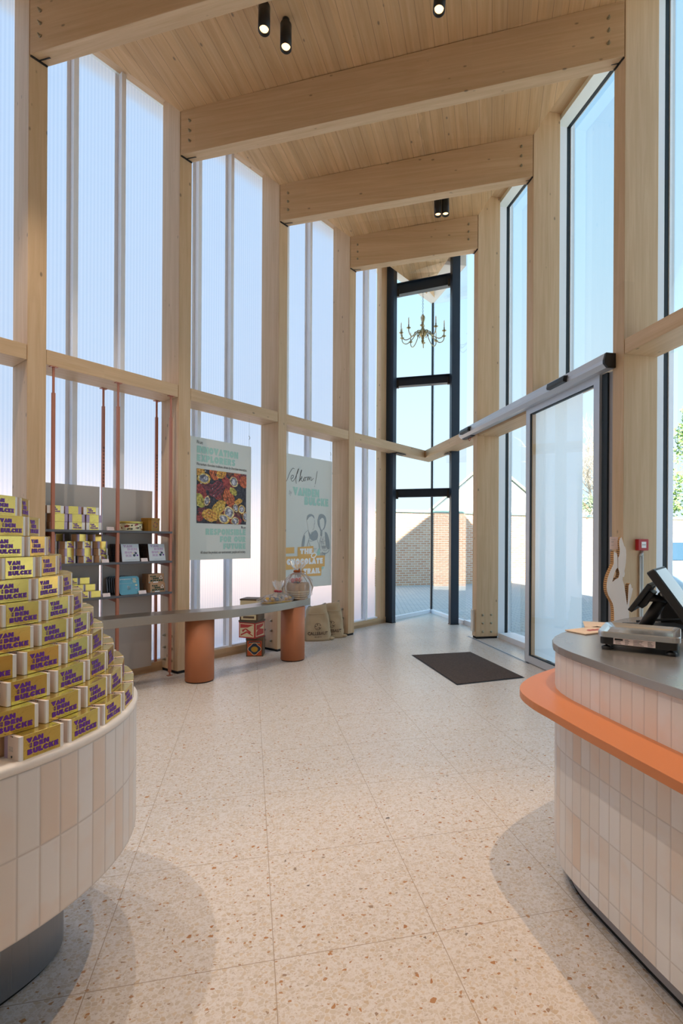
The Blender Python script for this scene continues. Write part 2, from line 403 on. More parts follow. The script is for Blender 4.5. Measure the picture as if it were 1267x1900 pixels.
# ------------------------------------------------------------------ mesh helper
class MB:
    def __init__(s): s.v = []; s.f = []; s.mi = []; s.uv = {}; s.mats = []; s.smooth = set()
    def m(s, name):
        if name not in s.mats: s.mats.append(name)
        return s.mats.index(name)
    def add(s, verts, faces, mname, smooth=False):
        b = len(s.v); k = s.m(mname)
        s.v += [V(p) for p in verts]
        for f in faces:
            if smooth: s.smooth.add(len(s.f))
            s.f.append([b + i for i in f]); s.mi.append(k)
        return b
    def box(s, a, b, mn, X=None):
        x0, y0, z0 = a; x1, y1, z1 = b
        vs = [V((x, y, z)) for z in (z0, z1) for y in (y0, y1) for x in (x0, x1)]
        if X is not None: vs = [X(p) if callable(X) else X @ p for p in vs]
        s.add(vs, [(0, 2, 3, 1), (4, 5, 7, 6), (0, 1, 5, 4), (2, 6, 7, 3), (0, 4, 6, 2), (1, 3, 7, 5)], mn); return s
    def hexa(s, bot, top, mn):
        n = len(bot); s.add(list(bot) + list(top), [tuple(range(n))[::-1], tuple(range(n, 2 * n))] + [(i, (i + 1) % n, n + (i + 1) % n, n + i) for i in range(n)], mn); return s
    def prism(s, pts, z0, z1, mn, X=None, side=None):
        pts = [p for p in pts]; n = len(pts)
        f = X if X is not None else (lambda p: p)
        b = [f(V((p[0], p[1], z0))) for p in pts]; t = [f(V((p[0], p[1], z1))) for p in pts]
        s.add(b + t, [tuple(range(n))[::-1], tuple(range(n, 2 * n))], mn)
        s.add(b + t, [(i, (i + 1) % n, n + (i + 1) % n, n + i) for i in range(n)], side or mn); return s
    def lathe(s, prof, mn, c=(0, 0, 0), n=24, X=None, smooth=True, a0=0, a1=2 * math.pi):
        full = abs(a1 - a0 - 2 * math.pi) < 1e-6; k = n if full else n + 1
        vs = []
        for r, z in prof:
            for i in range(k):
                a = a0 + (a1 - a0) * i / n
                p = V((c[0] + r * math.cos(a), c[1] + r * math.sin(a), c[2] + z)); vs.append(X @ p if X is not None else p)
        fs = []
        for j in range(len(prof) - 1):
            for i in range(n if full else n):
                i2 = (i + 1) % k
                fs.append((j * k + i, j * k + i2, (j + 1) * k + i2, (j + 1) * k + i))
        s.add(vs, fs, mn, smooth)
        if full:
            if prof[0][0] > 1e-5: s.add([vs[i] for i in range(k)], [tuple(range(k))[::-1]], mn)
            if prof[-1][0] > 1e-5: s.add([vs[(len(prof) - 1) * k + i] for i in range(k)], [tuple(range(k))], mn)
        return s
    def tube(s, pts, r, mn, n=8, cap=True):
        pts = [V(p) for p in pts]; rs = r if isinstance(r, (list, tuple)) else [r] * len(pts)
        vs = []; up = V((0, 0, 1))
        d0 = (pts[1] - pts[0]).normalized()
        side = d0.cross(up if abs(d0.z) < .9 else V((1, 0, 0))).normalized()
        for i, p in enumerate(pts):
            d = (pts[min(i + 1, len(pts) - 1)] - pts[max(i - 1, 0)]).normalized()
            side = (side - d * side.dot(d)).normalized(); w = d.cross(side)
            for k in range(n):
                a = 2 * math.pi * k / n; vs.append(p + (side * math.cos(a) + w * math.sin(a)) * rs[i])
        fs = [(j * n + k, j * n + (k + 1) % n, (j + 1) * n + (k + 1) % n, (j + 1) * n + k) for j in range(len(pts) - 1) for k in range(n)]
        if cap: fs += [tuple(range(n))[::-1], tuple(range((len(pts) - 1) * n, len(pts) * n))]
        s.add(vs, fs, mn, True); return s
    def ball(s, c, r, mn, n=12, m=8, sc=(1, 1, 1), X=None):
        pr = [(math.sin(math.pi * i / m), -math.cos(math.pi * i / m)) for i in range(m + 1)]
        vs = []; 
        for a, b in pr:
            for k in range(n):
                t = 2 * math.pi * k / n; p = V((c[0] + r * sc[0] * a * math.cos(t), c[1] + r * sc[1] * a * math.sin(t), c[2] + r * sc[2] * b)); vs.append(X @ p if X is not None else p)
        fs = [(j * n + k, j * n + (k + 1) % n, (j + 1) * n + (k + 1) % n, (j + 1) * n + k) for j in range(m) for k in range(n)]
        s.add(vs, fs, mn, True); return s
    def strip(s, pts, z0, z1, mn, u0=0, du=.0545, zbase=0, dv=.203, smooth=True, rev=False):
        """vertical band along plan points with UVs in tile units"""
        u = u0; us = [u0]
        for i in range(1, len(pts)): u += (V(pts[i]) - V(pts[i - 1])).length / du; us.append(u)
        n = len(pts); vs = [V((p[0], p[1], z)) for z in (z0, z1) for p in pts]
        b = len(s.f)
        s.add(vs, [(i, i + 1, n + i + 1, n + i) for i in range(n - 1)], mn, smooth)
        va, vb = (z0 - zbase) / dv, (z1 - zbase) / dv
        for i in range(n - 1): s.uv[b + i] = [(us[i], va), (us[i + 1], va), (us[i + 1], vb), (us[i], vb)]
        return s
    def build(s, name, parent=None, world=True, bevel=0, recalc=True, loc=None):
        me = bpy.data.meshes.new(name)
        vs = s.v
        if parent is not None and world:
            inv = wmat(parent).inverted(); vs = [inv @ p for p in vs]
        if loc is not None: vs = [p - V(loc) for p in vs]
        me.from_pydata([tuple(p) for p in vs], [], s.f)
        for n in s.mats: me.materials.append(M[n])
        for i, p in enumerate(me.polygons):
            p.material_index = s.mi[i]; p.use_smooth = i in s.smooth
        if s.uv:
            l = me.uv_layers.new(name='UVMap')
            for i, p in enumerate(me.polygons):
                if i in s.uv:
                    for k, li in enumerate(p.loop_indices): l.data[li].uv = s.uv[i][k]
        if recalc or bevel:
            bm = bmesh.new(); bm.from_mesh(me)
            if not s.uv: bmesh.ops.remove_doubles(bm, verts=bm.verts, dist=1e-5)
            if recalc: bmesh.ops.recalc_face_normals(bm, faces=bm.faces)
            bm.to_mesh(me); bm.free()
        o = bpy.data.objects.new(name, me); C.objects.link(o)
        if parent is not None: o.parent = parent
        if loc is not None: o.location = loc
        if bevel:
            b = o.modifiers.new('bevel', 'BEVEL'); b.width = bevel; b.segments = 2; b.limit_method = 'ANGLE'; b.angle_limit = R(40)
        return o

WM = {}
def wmat(o):
    m = Matrix.Translation(o.location) @ o.rotation_euler.to_matrix().to_4x4()
    return wmat(o.parent) @ m if o.parent else m

def tag(o, label, cat, group=None):
    o['label'] = label; o['category'] = cat
    if group: o['group'] = group
    return o
def struct(o): o['kind'] = 'structure'; return o
def thing(name, label, cat, loc=(0, 0, 0), rz=0.0, group=None):
    o = bpy.data.objects.new(name, None); C.objects.link(o); o.location = loc; o.rotation_euler = (0, 0, rz); o.empty_display_size = .1
    return tag(o, label, cat, group)
def sthing(name, loc=(0, 0, 0), rz=0.0):
    o = bpy.data.objects.new(name, None); C.objects.link(o); o.location = loc; o.rotation_euler = (0, 0, rz); return struct(o)
def dup(root, loc, rz, label, group=None, scale=None):
    r = root.copy(); C.objects.link(r); r.location = loc; r.rotation_euler = (0, 0, rz)
    if scale: r.scale = scale
    r['label'] = label
    if group: r['group'] = group
    for ch in [c for c in bpy.data.objects if c.parent == root]:
        c2 = ch.copy(); C.objects.link(c2); c2.parent = r
        for g in [c for c in bpy.data.objects if c.parent == ch]:
            g2 = g.copy(); C.objects.link(g2); g2.parent = c2
    return r
ORD = ['first', 'second', 'third', 'fourth', 'fifth', 'sixth', 'seventh', 'eighth', 'ninth', 'tenth', 'eleventh', 'twelfth']

# ---- lettering: heavy block glyphs as closed contours
def arc(cx, cy, rx, ry, a0, a1, n=8): return [(cx + rx * math.cos(R(a0 + (a1 - a0) * i / n)), cy + ry * math.sin(R(a0 + (a1 - a0) * i / n))) for i in range(n + 1)]
G = {
 'V': (.98, [[(-.1, 1), (.42, 1), (.54, .70), (.60, 1), (1.04, 1), (.60, 0), (.40, 0)]]),
 'A': (.98, [[(-.08, 0), (.40, 1), (.60, 1), (1.06, 0), (.60, 0), (.5, .15), (.40, 0)]]),
 'N': (.95, [[(0, 0), (0, 1), (.36, 1), (.6, .55), (.6, 1), (.95, 1), (.95, 0), (.6, 0), (.35, .45), (.35, 0)]]),
 'D': (.9, [[(0, 0), (0, 1)] + arc(.4, .5, .5, .5, 90, -90), [(.36, .36), (.42, .36), (.46, .5), (.42, .64), (.36, .64)]]),
 'E': (.75, [[(0, 0), (0, 1), (.75, 1), (.75, .72), (.42, .72), (.42, .64), (.7, .64), (.7, .36), (.42, .36), (.42, .28), (.75, .28), (.75, 0)]]),
 'F': (.72, [[(0, 0), (0, 1), (.72, 1), (.72, .70), (.42, .70), (.42, .58), (.68, .58), (.68, .30), (.42, .30), (.42, 0)]]),
 'B': (.85, [[(0, 0), (0, 1), (.55, 1)] + arc(.55, .75, .25, .25, 80, -60, 5) + arc(.57, .27, .28, .27, 60, -90, 5), [(.38, .62), (.46, .68), (.38, .74)], [(.38, .24), (.47, .3), (.38, .36)]]),
 'U': (.9, [[(0, 1), (.36, 1), (.36, .42), (.45, .34), (.54, .42), (.54, 1), (.9, 1)] + arc(.45, .4, .45, .4, 0, -180, 10)]),
 'L': (.7, [[(0, 0), (0, 1), (.4, 1), (.4, .34), (.7, .34), (.7, 0)]]),
 'C': (.9, [arc(.5, .5, .5, .5, 50, 310, 14) + [(.9, .34), (.62, .42), (.5, .36), (.42, .5), (.5, .64), (.62, .58), (.9, .66)]]),
 'K': (.9, [[(0, 0), (0, 1), (.36, 1), (.36, .66), (.56, 1), (.9, 1), (.66, .54), (.92, 0), (.54, 0), (.36, .36), (.36, 0)]]),
 'O': (1, [arc(.5, .5, .5, .5, 0, 345, 15), arc(.5, .5, .13, .13, 0, 300, 5)]),
 'P': (.82, [[(0, 0), (0, 1), (.5, 1)] + arc(.5, .68, .32, .32, 80, -90, 7) + [(.38, .36), (.38, 0)], [(.38, .62), (.48, .68), (.38, .76)]]),
 'R': (.88, [[(0, 0), (0, 1), (.5, 1)] + arc(.52, .7, .32, .3, 80, -60, 6) + [(.88, 0), (.48, 0), (.38, .3), (.38, 0)], [(.38, .62), (.48, .68), (.38, .76)]]),
 'S': (.78, [[(.04, .06), (.3, 0), (.6, .02), (.78, .26), (.68, .5), (.44, .64), (.5, .74), (.72, .7), (.72, .95), (.4, 1), (.12, .93), (.02, .7), (.12, .5), (.36, .36), (.3, .26), (.04, .32)]]),
 'I': (.4, [[(0, 0), (0, 1), (.4, 1), (.4, 0)]]),
 'T': (.85, [[(0, .66), (0, 1), (.85, 1), (.85, .66), (.62, .66), (.62, 0), (.23, 0), (.23, .66)]]),
 'X': (.95, [[(0, 0), (.26, .5), (.02, 1), (.42, 1), (.5, .76), (.6, 1), (.95, 1), (.7, .5), (.95, 0), (.55, 0), (.47, .24), (.38, 0)]]),
 'H': (.95, [[(0, 0), (0, 1), (.38, 1), (.38, .6), (.57, .6), (.57, 1), (.95, 1), (.95, 0), (.57, 0), (.57, .38), (.38, .38), (.38, 0)]]),
 ' ': (.45, []),
}
_tri = {}
def glyph_tris(ch):
    if ch in _tri: return _tri[ch]
    w, cs = G[ch]; vs, fs = [], []
    if cs:
        bm = bmesh.new(); es = []
        for c in cs:
            bv = [bm.verts.new((x, y, 0)) for x, y in c]
            es += [bm.edges.new((bv[i], bv[(i + 1) % len(bv)])) for i in range(len(bv))]
        bmesh.ops.triangle_fill(bm, use_beauty=True, edges=es)
        bm.verts.index_update(); vs = [tuple(v.co[:2]) for v in bm.verts]; fs = [tuple(v.index for v in f.verts) for f in bm.faces]; bm.free()
    _tri[ch] = (w, vs, fs); return _tri[ch]
def block_text(mb, text, h, X, mn, x0=0, y0=0, width=None, align='l', gap=.08, skew=0):
    tot = sum(glyph_tris(c)[0] + gap for c in text) - gap
    kx = (width / tot) if width else h
    x = x0 - (tot * kx if align == 'r' else tot * kx / 2 if align == 'c' else 0)
    for c in text:
        w, vs, fs = glyph_tris(c)
        if fs: mb.add([X(x + p[0] * kx, y0 + p[1] * h) for p in vs], fs, mn)
        x += (w + gap) * kx
def font_text(mb, text, size, X, mn, x0=0, y0=0, width=None, align='LEFT', offset=0.0, shear=0.0):
    cu = bpy.data.curves.new('t', 'FONT'); cu.body = text; cu.size = 1; cu.offset = offset; cu.shear = shear; cu.resolution_u = 2
    o = bpy.data.objects.new('t', cu); C.objects.link(o)
    dg = bpy.context.evaluated_depsgraph_get(); dg.update(); me = bpy.data.meshes.new_from_object(o.evaluated_get(dg))
    vs = [(v.co.x, v.co.y) for v in me.vertices]; fs = [tuple(p.vertices) for p in me.polygons]
    bpy.data.objects.remove(o); bpy.data.curves.remove(cu); bpy.data.meshes.remove(me)
    if not vs: return
    mx = max(v[0] for v in vs); kx = (width / mx) if width else size
    sh = {'LEFT': 0, 'RIGHT': -mx * kx, 'CENTER': -mx * kx / 2}[align]
    mb.add([X(x0 + sh + a * kx, y0 + b * size) for a, b in vs], fs, mn)

# ================================================================== SETTING
# floor (object frame turned with the slab grid)
GX, GY, GA = -0.4363, 2.3182, R(12.80)
fl = MB(); inv = Matrix.Translation((GX, GY, 0)) @ Matrix.Rotation(GA, 4, 'Z')
poly = [PL(-12.0, .40), PL(2.8, .40), V((TIP.x, TIP.y, 0)), PR(2.8, .40), PR(-9.0, .40)]
fl.hexa([V((p.x, p.y, -.12)) for p in poly], [V((p.x, p.y, 0)) for p in poly], 'terrazzo')
o = sthing('tmp'); o.location = (GX, GY, 0); o.rotation_euler = (0, 0, GA)
iv = wmat(o).inverted(); fl.v = [iv @ p for p in fl.v]; bpy.data.objects.remove(o)
f = fl.build('floor'); f.location = (GX, GY, 0); f.rotation_euler = (0, 0, GA); struct(f)

# ceiling: boarded slab, falling slightly towards the left wall; boards run along the room
def xl(y): return L3.x + DL.x * (y - L3.y) / DL.y
def xr(y): return R3.x + DR.x * (y - R3.y) / DR.y
CA = R(-13.5)
cm = MB(); n = 34; ys = [-2.2 + (9.42 + 2.2) * i / n for i in range(n + 1)]
vs = []
for y in ys: vs += [V((xl(y), y, 5.971)), V((xr(y), y, 6.196)), V((xr(y), y, 6.55)), V((xl(y), y, 6.55))]
fs = [(i * 4 + a, i * 4 + (a + 1) % 4, i * 4 + 4 + (a + 1) % 4, i * 4 + 4 + a) for i in range(n) for a in range(4)] + [(0, 1, 2, 3), tuple(range(n * 4, n * 4 + 4))]
cm.add(vs, fs, 'wood_ceiling')
tp = V((TIP.x, TIP.y, 0))
a_, b_ = PL(2.95, 0), PR(2.95, 0)
cm.hexa([V((a_.x, a_.y, 6.08)), V((xl(9.42), 9.42, 6.06)), V((TIP.x - .01, TIP.y - .34, 6.155)), V((xr(9.42), 9.42, 6.14))], [V((a_.x, a_.y, 6.5)), V((xl(9.42), 9.42, 6.5)), V((TIP.x - .01, TIP.y - .34, 6.5)), V((xr(9.42), 9.42, 6.5))], 'wood_ceiling')
rot = Matrix.Rotation(CA, 4, 'Z'); cm.v = [rot.inverted() @ p for p in cm.v]
c_ = cm.build('ceiling'); c_.rotation_euler = (0, 0, CA); struct(c_)

def wall_thing_struct(name, side, s=0): 
    p = PL(s, 0) if side == 'L' else PR(s, 0)
    return sthing(name, p, ROTL if side == 'L' else ROTR)
PW = {'L': PL, 'R': PR}
def wbox(mb, side, s0, s1, o0, o1, z0, z1, mn):
    P = PW[side]; q = [P(s0, o0), P(s1, o0), P(s1, o1), P(s0, o1)]
    mb.hexa([V((p.x, p.y, z0)) for p in q], [V((p.x, p.y, z1)) for p in q], mn); return mb

# eaves boards above the columns
for side, z0, s1 in (('L', 6.23, 2.9), ('R', 6.50, 2.9)):
    t = wall_thing_struct('trim_eaves_' + ('left' if side == 'L' else 'right'), side)
    m = MB(); wbox(m, side, -11.2 if side == 'L' else -8.4, s1, .005, .36, z0, 6.75, 'wood_x'); m.build('eaves_board', t)
    m = MB(); wbox(m, side, -11.2 if side == 'L' else -8.4, s1, .362, .60, z0 + .0, 6.75, 'white_frame'); m.build('eaves_frame', t)
# roof covering over everything
m = MB(); q = [PL(-12, .62), PL(2.9, .62), V((TIP.x, TIP.y + .25, 0)), PR(2.9, .62), PR(-9, .62)]
m.hexa([V((p.x, p.y, 6.76)) for p in q], [V((p.x, p.y, 6.95)) for p in q], 'aluminium'); struct(m.build('trim_roof'))
# tip soffit plate with pale border
m = MB(); q = [PL(2.92, .0), PL(2.92, .40), V((TIP.x, TIP.y + .03, 0)), PR(2.90, .40), PR(2.90, .0)]; zz = [6.24, 6.20, 6.19, 6.22, 6.27]
m.hexa([V((p.x, p.y, z)) for p, z in zip(q, zz)], [V((p.x, p.y, 6.7)) for p in q], 'rim_white')
struct(m.build('trim_tip'))

# ---- left wall: polycarbonate bays with aluminium mullions on a timber kerb
ML = {1: [-2.34, -1.88], 2: [-0.97, -0.51], 3: [0.43, 0.89], 4: [1.80, 2.25]}
for i in range(-5, 5):
    s0 = (i - 3) * SL; s1 = s0 + SL if i < 4 else 2.60
    if i <= -2: continue
    w = wall_thing_struct('window_%d' % (i + 6), 'L', s0)
    m = MB()
    P = PL
    a, b = P(s0, .39), P(s1, .39); c, d = P(s1, .40), P(s0, .40)
    m.hexa([V((p.x, p.y, .10)) for p in (a, b)] + [V((p.x, p.y, .10)) for p in (c, d)], [V((p.x, p.y, 6.24)) for p in (a, b, c, d)], 'polycarbonate')
    # keep a single sheet so the light passes once
    m.f = m.f[:0]; m.mi = []; m.smooth = set(); vv = m.v; m.v = []
    m.add([vv[0], vv[1], vv[5], vv[4]], [(0, 1, 2, 3)], 'polycarbonate')
    m.build('polycarbonate_sheet', w, recalc=False)
    for k in (ML[i] if i in ML else [s0 + .45, s0 + .92]):
        m = MB(); wbox(m, 'L', k, k + .045, .315, .385, .10, 6.23, 'mullion_alu')
        wbox(m, 'L', k - .035, k, .385, .388, .10, 6.23, 'mullion_alu'); m.build('mullion', w)
    m = MB(); wbox(m, 'L', s0, s1, .33, .45, .055, .12, 'mullion_alu'); m.build('sill_profile', w)
b = MB(); wbox(b, 'L', -11.2, 2.80, .30, .46, .0, .055, 'wood_x'); wbox(b, 'L', -11.2, 2.80, .30, .328, .0, .10, 'wood_x')
bb = wall_thing_struct('baseboard_left', 'L'); b.build('kerb', bb)
m = MB(); wbox(m, 'L', 2.63, 2.785, .30, .40, 0, 6.22, 'wood_z'); p = wall_thing_struct('trim_1', 'L'); m.build('end_stud', p)

# ---- right wall: clear glazing
def pane(name, P0, P1, z0, z1, parent):
    m = MB(); m.add([V((P0.x, P0.y, z0)), V((P1.x, P1.y, z0)), V((P1.x, P1.y, z1)), V((P0.x, P0.y, z1))], [(0, 1, 2, 3)], 'clear_glass'); return m.build(name, parent, recalc=False)
nw = 20
for i in range(0, 5):
    s0 = (i - 3) * SR; s1 = s0 + SR if i < 4 else 2.80
    w = wall_thing_struct('window_%d' % nw, 'R', s0); nw += 1
    zlow = 3.16 if i in (2,) else .09
    pane('glass_pane', PR(s0, .56), PR(s1, .56), zlow, 6.50, w)
    # frame beside the column
    for k, dz in ((s0 + .10, 0),):
        m = MB(); wbox(m, 'R', k, k + .06, .36, .50, .0, 6.51, 'mullion_alu'); m.build('frame_profile', w)
        m = MB(); wbox(m, 'R', k, k + .055, .505, .545, .0, 6.51, 'gasket'); m.build('gasket', w)
        m = MB(); wbox(m, 'R', k - .01, k + .06, .547, .60, .0, 6.51, 'mullion_alu'); m.build('cover_profile', w)
    m = MB(); wbox(m, 'R', s0 + .16, s1 + .1, .36, .50, 6.44, 6.51, 'white_frame'); wbox(m, 'R', s0 + .16, s1 + .1, .505, .545, 6.44, 6.5, 'gasket'); m.build('head_profile', w)
    if zlow < 1:
        m = MB(); wbox(m, 'R', s0 + .145, s1, .35, .60, .0, .075, 'mullion_alu'); m.build('sill_profile', w)
# tip glazing
tv = V((TIP.x, TIP.y, 0))
w = sthing('window_40', tv)
for nm, a in (('glass_pane', PL(2.80, .38)), ('glass_pane', PR(2.80, .38))):
    pane(nm, a, tv, .06, 6.45, w)
    d = (tv - a).normalized(); q = [a, tv, tv, a]; nn = V((-d.y, d.x, 0)); 
    if nn.dot(V((1.2, 8.5, 0)) - a) < 0: nn = -nn
    e = tv - d * .0
    m = MB(); q = [a, e, e + nn * .05, a + nn * .05]
    m.hexa([V((p.x, p.y, 0)) for p in q], [V((p.x, p.y, .065)) for p in q], 'mullion_alu'); m.build('sill_profile', w)
m = MB(); m.hexa([V((tv.x + x, tv.y + y, .03)) for x, y in ((-.015, -.05), (.015, -.05), (.018, .05), (-.018, .05))], [V((tv.x + x, tv.y + y, 6.22)) for x, y in ((-.015, -.05), (.015, -.05), (.018, .05), (-.018, .05))], 'gasket'); m.build('mullion', w)
# a fixed aluminium-framed light between steel column and wall panes
# behind the camera: back wall, and closed side walls added to cut sky light
m = MB(); wbox(m, 'L', -11.2, (-1 - 3) * SL, .36, .46, 0, 6.9, 'plaster_white'); p = wall_thing_struct('wall_left', 'L', -11.2); m.build('added_lining', p)
m = MB(); wbox(m, 'R', -8.6, -3 * SR, .40, .58, 0, 6.9, 'plaster_white'); p = wall_thing_struct('wall_right', 'R', -8.6); m.build('added_lining', p)
m = MB(); pa, pb = PL(-10.6, .42), PR(-8.2, .58)
m.hexa([V((pa.x, -2.2, -.1)), V((pb.x + .3, -2.2, -.1)), V((pb.x + .3, -2.4, -.1)), V((pa.x, -2.4, -.1))], [V((pa.x, -2.2, 6.9)), V((pb.x + .3, -2.2, 6.9)), V((pb.x + .3, -2.4, 6.9)), V((pa.x, -2.4, 6.9))], 'plaster_white')
struct(m.build('wall_back'))

# ================================================================== TIMBER FRAME
TH, DPL, DPR = .145, .335, .345
def nice(side, i): return {('L', 1): 'first', ('L', 2): 'second', ('L', 3): 'third', ('L', 4): 'fourth'}.get((side, i))
LAB_COL = {
 ('L', 0): 'pale timber column of the left wall just outside the picture beyond the shelf display',
 ('L', 1): 'pale timber column on the left wall, left of the copper-post shelf unit',
 ('L', 2): 'pale timber column between the copper-post shelf unit and the cocoa pod poster',
 ('L', 3): 'pale timber column on the left wall between the two hanging posters',
 ('L', 4): 'pale timber column on the left wall just behind the two burlap sacks',
 ('R', 1): 'pale timber column of the right wall outside the picture beside the till',
 ('R', 2): 'pale timber column carrying the red fire call point behind the till',
 ('R', 3): 'pale timber column above the far jamb of the glass sliding door',
 ('R', 4): 'pale timber column with six base bolts at the far end of the doorway',
}
def bolts(parent, pts, d, r=.017):
    for p in pts:
        m = MB(); p = V(p); q = V((0, 0, 1)).rotation_difference(d).to_matrix().to_4x4(); X = Matrix.Translation(p) @ q
        m.lathe([(r, 0), (r, .006), (r * .62, .008), (r * .62, .02), (r * .3, .021), (r * .3, .03), (.0001, .03)], 'bolt_steel', n=12, X=X, smooth=False)
        m.build('bolt', parent)
for (side, i), lab in LAB_COL.items():
    P = PW[side]; sp = SL if side == 'L' else SR; s = (i - 3) * sp; dp = DPL if side == 'L' else DPR
    t = thing('timber_column', lab, 'column', P(s, 0), ROTL if side == 'L' else ROTR, 'timber columns of the glazed walls')
    top = 6.24 if side == 'L' else 6.50
    m = MB(); wbox(m, side, s, s + TH, 0, dp, .03, top, 'wood_z'); m.build('post', t, bevel=.004)
    m = MB(); wbox(m, side, s + .008, s + TH - .008, .008, dp - .01, 0, .03, 'rubber'); m.build('foot_plate', t)
    d = (-DL if side == 'L' else -DR); d = V((d.x, d.y, 0))
    if side == 'L' and i in (2, 3, 4):
        bolts(t, [V((*P(s, oo).xy, z)) for oo in (.11, .24) for z in (.13, .26, .39)], d)
    if (side, i) == ('R', 4):
        bolts(t, [V((*P(s, oo).xy, z)) for oo in (.10, .235) for z in (.10, .225, .345)], d)

LAB_BEAM = {1: 'nearest pale timber roof beam crossing the top left corner', 2: 'long timber roof beam just beyond the two black spotlights at the top',
            3: 'timber roof beam third from the viewer, right of the cocoa pod poster bay', 4: 'shortest timber roof beam, farthest away, beyond the small pair of spotlights'}
for i, lab in LAB_BEAM.items():
    A, B = PL((i - 3) * SL, 0), PR((i - 3) * SR, 0)
    dx = (B - A).normalized(); A0, B0 = A + dx * .008, B - dx * .008
    t = thing('timber_beam', lab, 'beam', (A.x, A.y, 5.5), math.atan2(dx.y, dx.x), 'timber roof beams')
    A1, B1 = A0 + V((*DL, 0)) * TH, B0 + V((*DR, 0)) * TH
    m = MB(); m.hexa([A0 + V((0, 0, 5.51)), B0 + V((0, 0, 5.709)), B1 + V((0, 0, 5.709)), A1 + V((0, 0, 5.51))], [A0 + V((0, 0, 5.98)), B0 + V((0, 0, 6.20)), B1 + V((0, 0, 6.20)), A1 + V((0, 0, 5.98))], 'wood_x')
    m.build('glulam', t, bevel=.004)
    fr = V((dx.y, -dx.x, 0))
    w = (B - A).length
    pts = []
    for e, zt, zb in ((.115, 5.971, 5.51), (w - .14, 6.196, 5.709)):
        for k in (.26, .49, .72): pts.append(A + dx * e + V((0, 0, zt - (zt - zb) * k)) + fr * .0)
    bolts(t, pts, fr, .015)
    for Q, D, ss in ((A, DL, 1), (B, DR, -1)):
        zz = 5.51 if ss == 1 else 5.709
        m = MB(); q0 = Q + V((*D, 0)) * .01; q1 = Q + V((*D, 0)) * (TH - .01)
        m.hexa([q0 + V((0, 0, zz - .012)), q1 + V((0, 0, zz - .012)), q1 + dx * ss * .014 + V((0, 0, zz - .012)), q0 + dx * ss * .014 + V((0, 0, zz - .012))], [q0 + V((0, 0, zz)), q1 + V((0, 0, zz)), q1 + dx * ss * .014 + V((0, 0, zz)), q0 + dx * ss * .014 + V((0, 0, zz))], 'black_metal')
        qm = Q + V((*D, 0)) * (TH / 2) + V((0, 0, zz - .003)); k = dx * ss * .12; e2 = V((*D, 0)) * .005
        m.hexa([qm - e2, qm + e2, qm + k + e2, qm + k - e2], [p + V((0, 0, .004)) for p in (qm - e2, qm + e2, qm + k + e2, qm + k - e2)], 'black_metal')
        m.build('hanger_plate', t)

def rail(name, lab, A, B, inn, z0, z1, dep, mn='wood_x', group='timber rails between the columns'):
    dx = (B - A); dx.z = 0; dx.normalize()
    t = thing(name, lab, 'rail', (A.x, A.y, z0[0]), math.atan2(dx.y, dx.x), group)
    n_ = V((*inn, 0)) * dep
    m = MB(); q = [V((A.x, A.y, 0)), V((B.x, B.y, 0)), V((B.x, B.y, 0)) + n_, V((A.x, A.y, 0)) + n_]
    zz0 = (z0[0], z0[1], z0[1], z0[0]); zz1 = (z1[0], z1[1], z1[1], z1[0])
    m.hexa([q[k] + V((0, 0, zz0[k])) for k in range(4)], [q[k] + V((0, 0, zz1[k])) for k in range(4)], mn)
    m.build('rail_bar', t, bevel=.003); return t
LAB_RAIL = {0: 'horizontal timber rail at the left edge of the picture, left of the shelf unit', 1: 'horizontal timber rail from which the five copper shelf posts hang',
            2: 'horizontal timber rail above the cocoa pod poster', 3: 'horizontal timber rail above the welcome poster'}
for i in range(0, 4):
    s0 = (i - 3) * SL + TH + .003; s1 = (i - 2) * SL - .003
    rail('timber_rail', LAB_RAIL[i], PL(s0, .004), PL(s1, .004), NL, (2.94, 2.94), (3.07, 3.07), .325)
KL, KR = V((1.075, 9.47, 0)), V((1.075, 9.47, 0))
KB = V((1.21, 9.98, 0))
def skew_rail(lab, A, B, Ab, Bb, z0, z1):
    dx = (B - A).normalized(); t = thing('timber_rail', lab, 'rail', (A.x, A.y, z0[0]), math.atan2(dx.y, dx.x), 'timber rails between the columns')
    m = MB(); q = [A, B, Bb, Ab]; a = (z0[0], z0[1], z0[1], z0[0]); b = (z1[0], z1[1], z1[1], z1[0])
    m.hexa([V((q[k].x, q[k].y, a[k])) for k in range(4)], [V((q[k].x, q[k].y, b[k])) for k in range(4)], 'wood_x'); m.build('rail_bar', t, bevel=.003); return t
t = skew_rail('horizontal timber rail from the sacks to the black steel corner, left of its kink', PL(SL + TH + .003, .004), KL, PL(SL + TH + .003, .29), KB, (2.94, 2.96), (3.07, 3.10))
def bracket(parent, P, z, rot):
    m = MB(); X = Matrix.Translation((P.x, P.y, z)) @ Matrix.Rotation(rot, 4, 'Z')
    m.box((-.14, -.05, -.012), (.14, .05, 0), 'black_metal', X)
    for k in (-.08, 0, .08): m.lathe([(.012, -.02), (.012, -.012)], 'bolt_steel', n=8, X=X @ Matrix.Translation((k, .02, 0)))
    m.build('fixing_plate', parent)
bracket(t, PL(2.93, .12), 2.945, ROTL)
t = skew_rail('horizontal timber rail between the kink and the door operator, right of the black steel corner', KR, PR(SR + TH + .003, .004), KB, PR(SR + TH + .003, .29), (2.96, 2.97), (3.10, 3.13))
bracket(t, PR(2.93, .12), 2.955, ROTR)
rail('timber_rail', 'horizontal timber rail behind the aluminium door operator at the doorway', PR(.0 + TH + .003, .02), PR(SR - .003, .02), NR, (2.97, 2.97), (3.12, 3.12), .32)
rail('timber_rail', 'horizontal timber rail over the sliding door, hidden behind its operator', PR(-SR + TH + .003, .05), PR(-.003, .05), NR, (3.05, 3.05), (3.16, 3.16), .29)
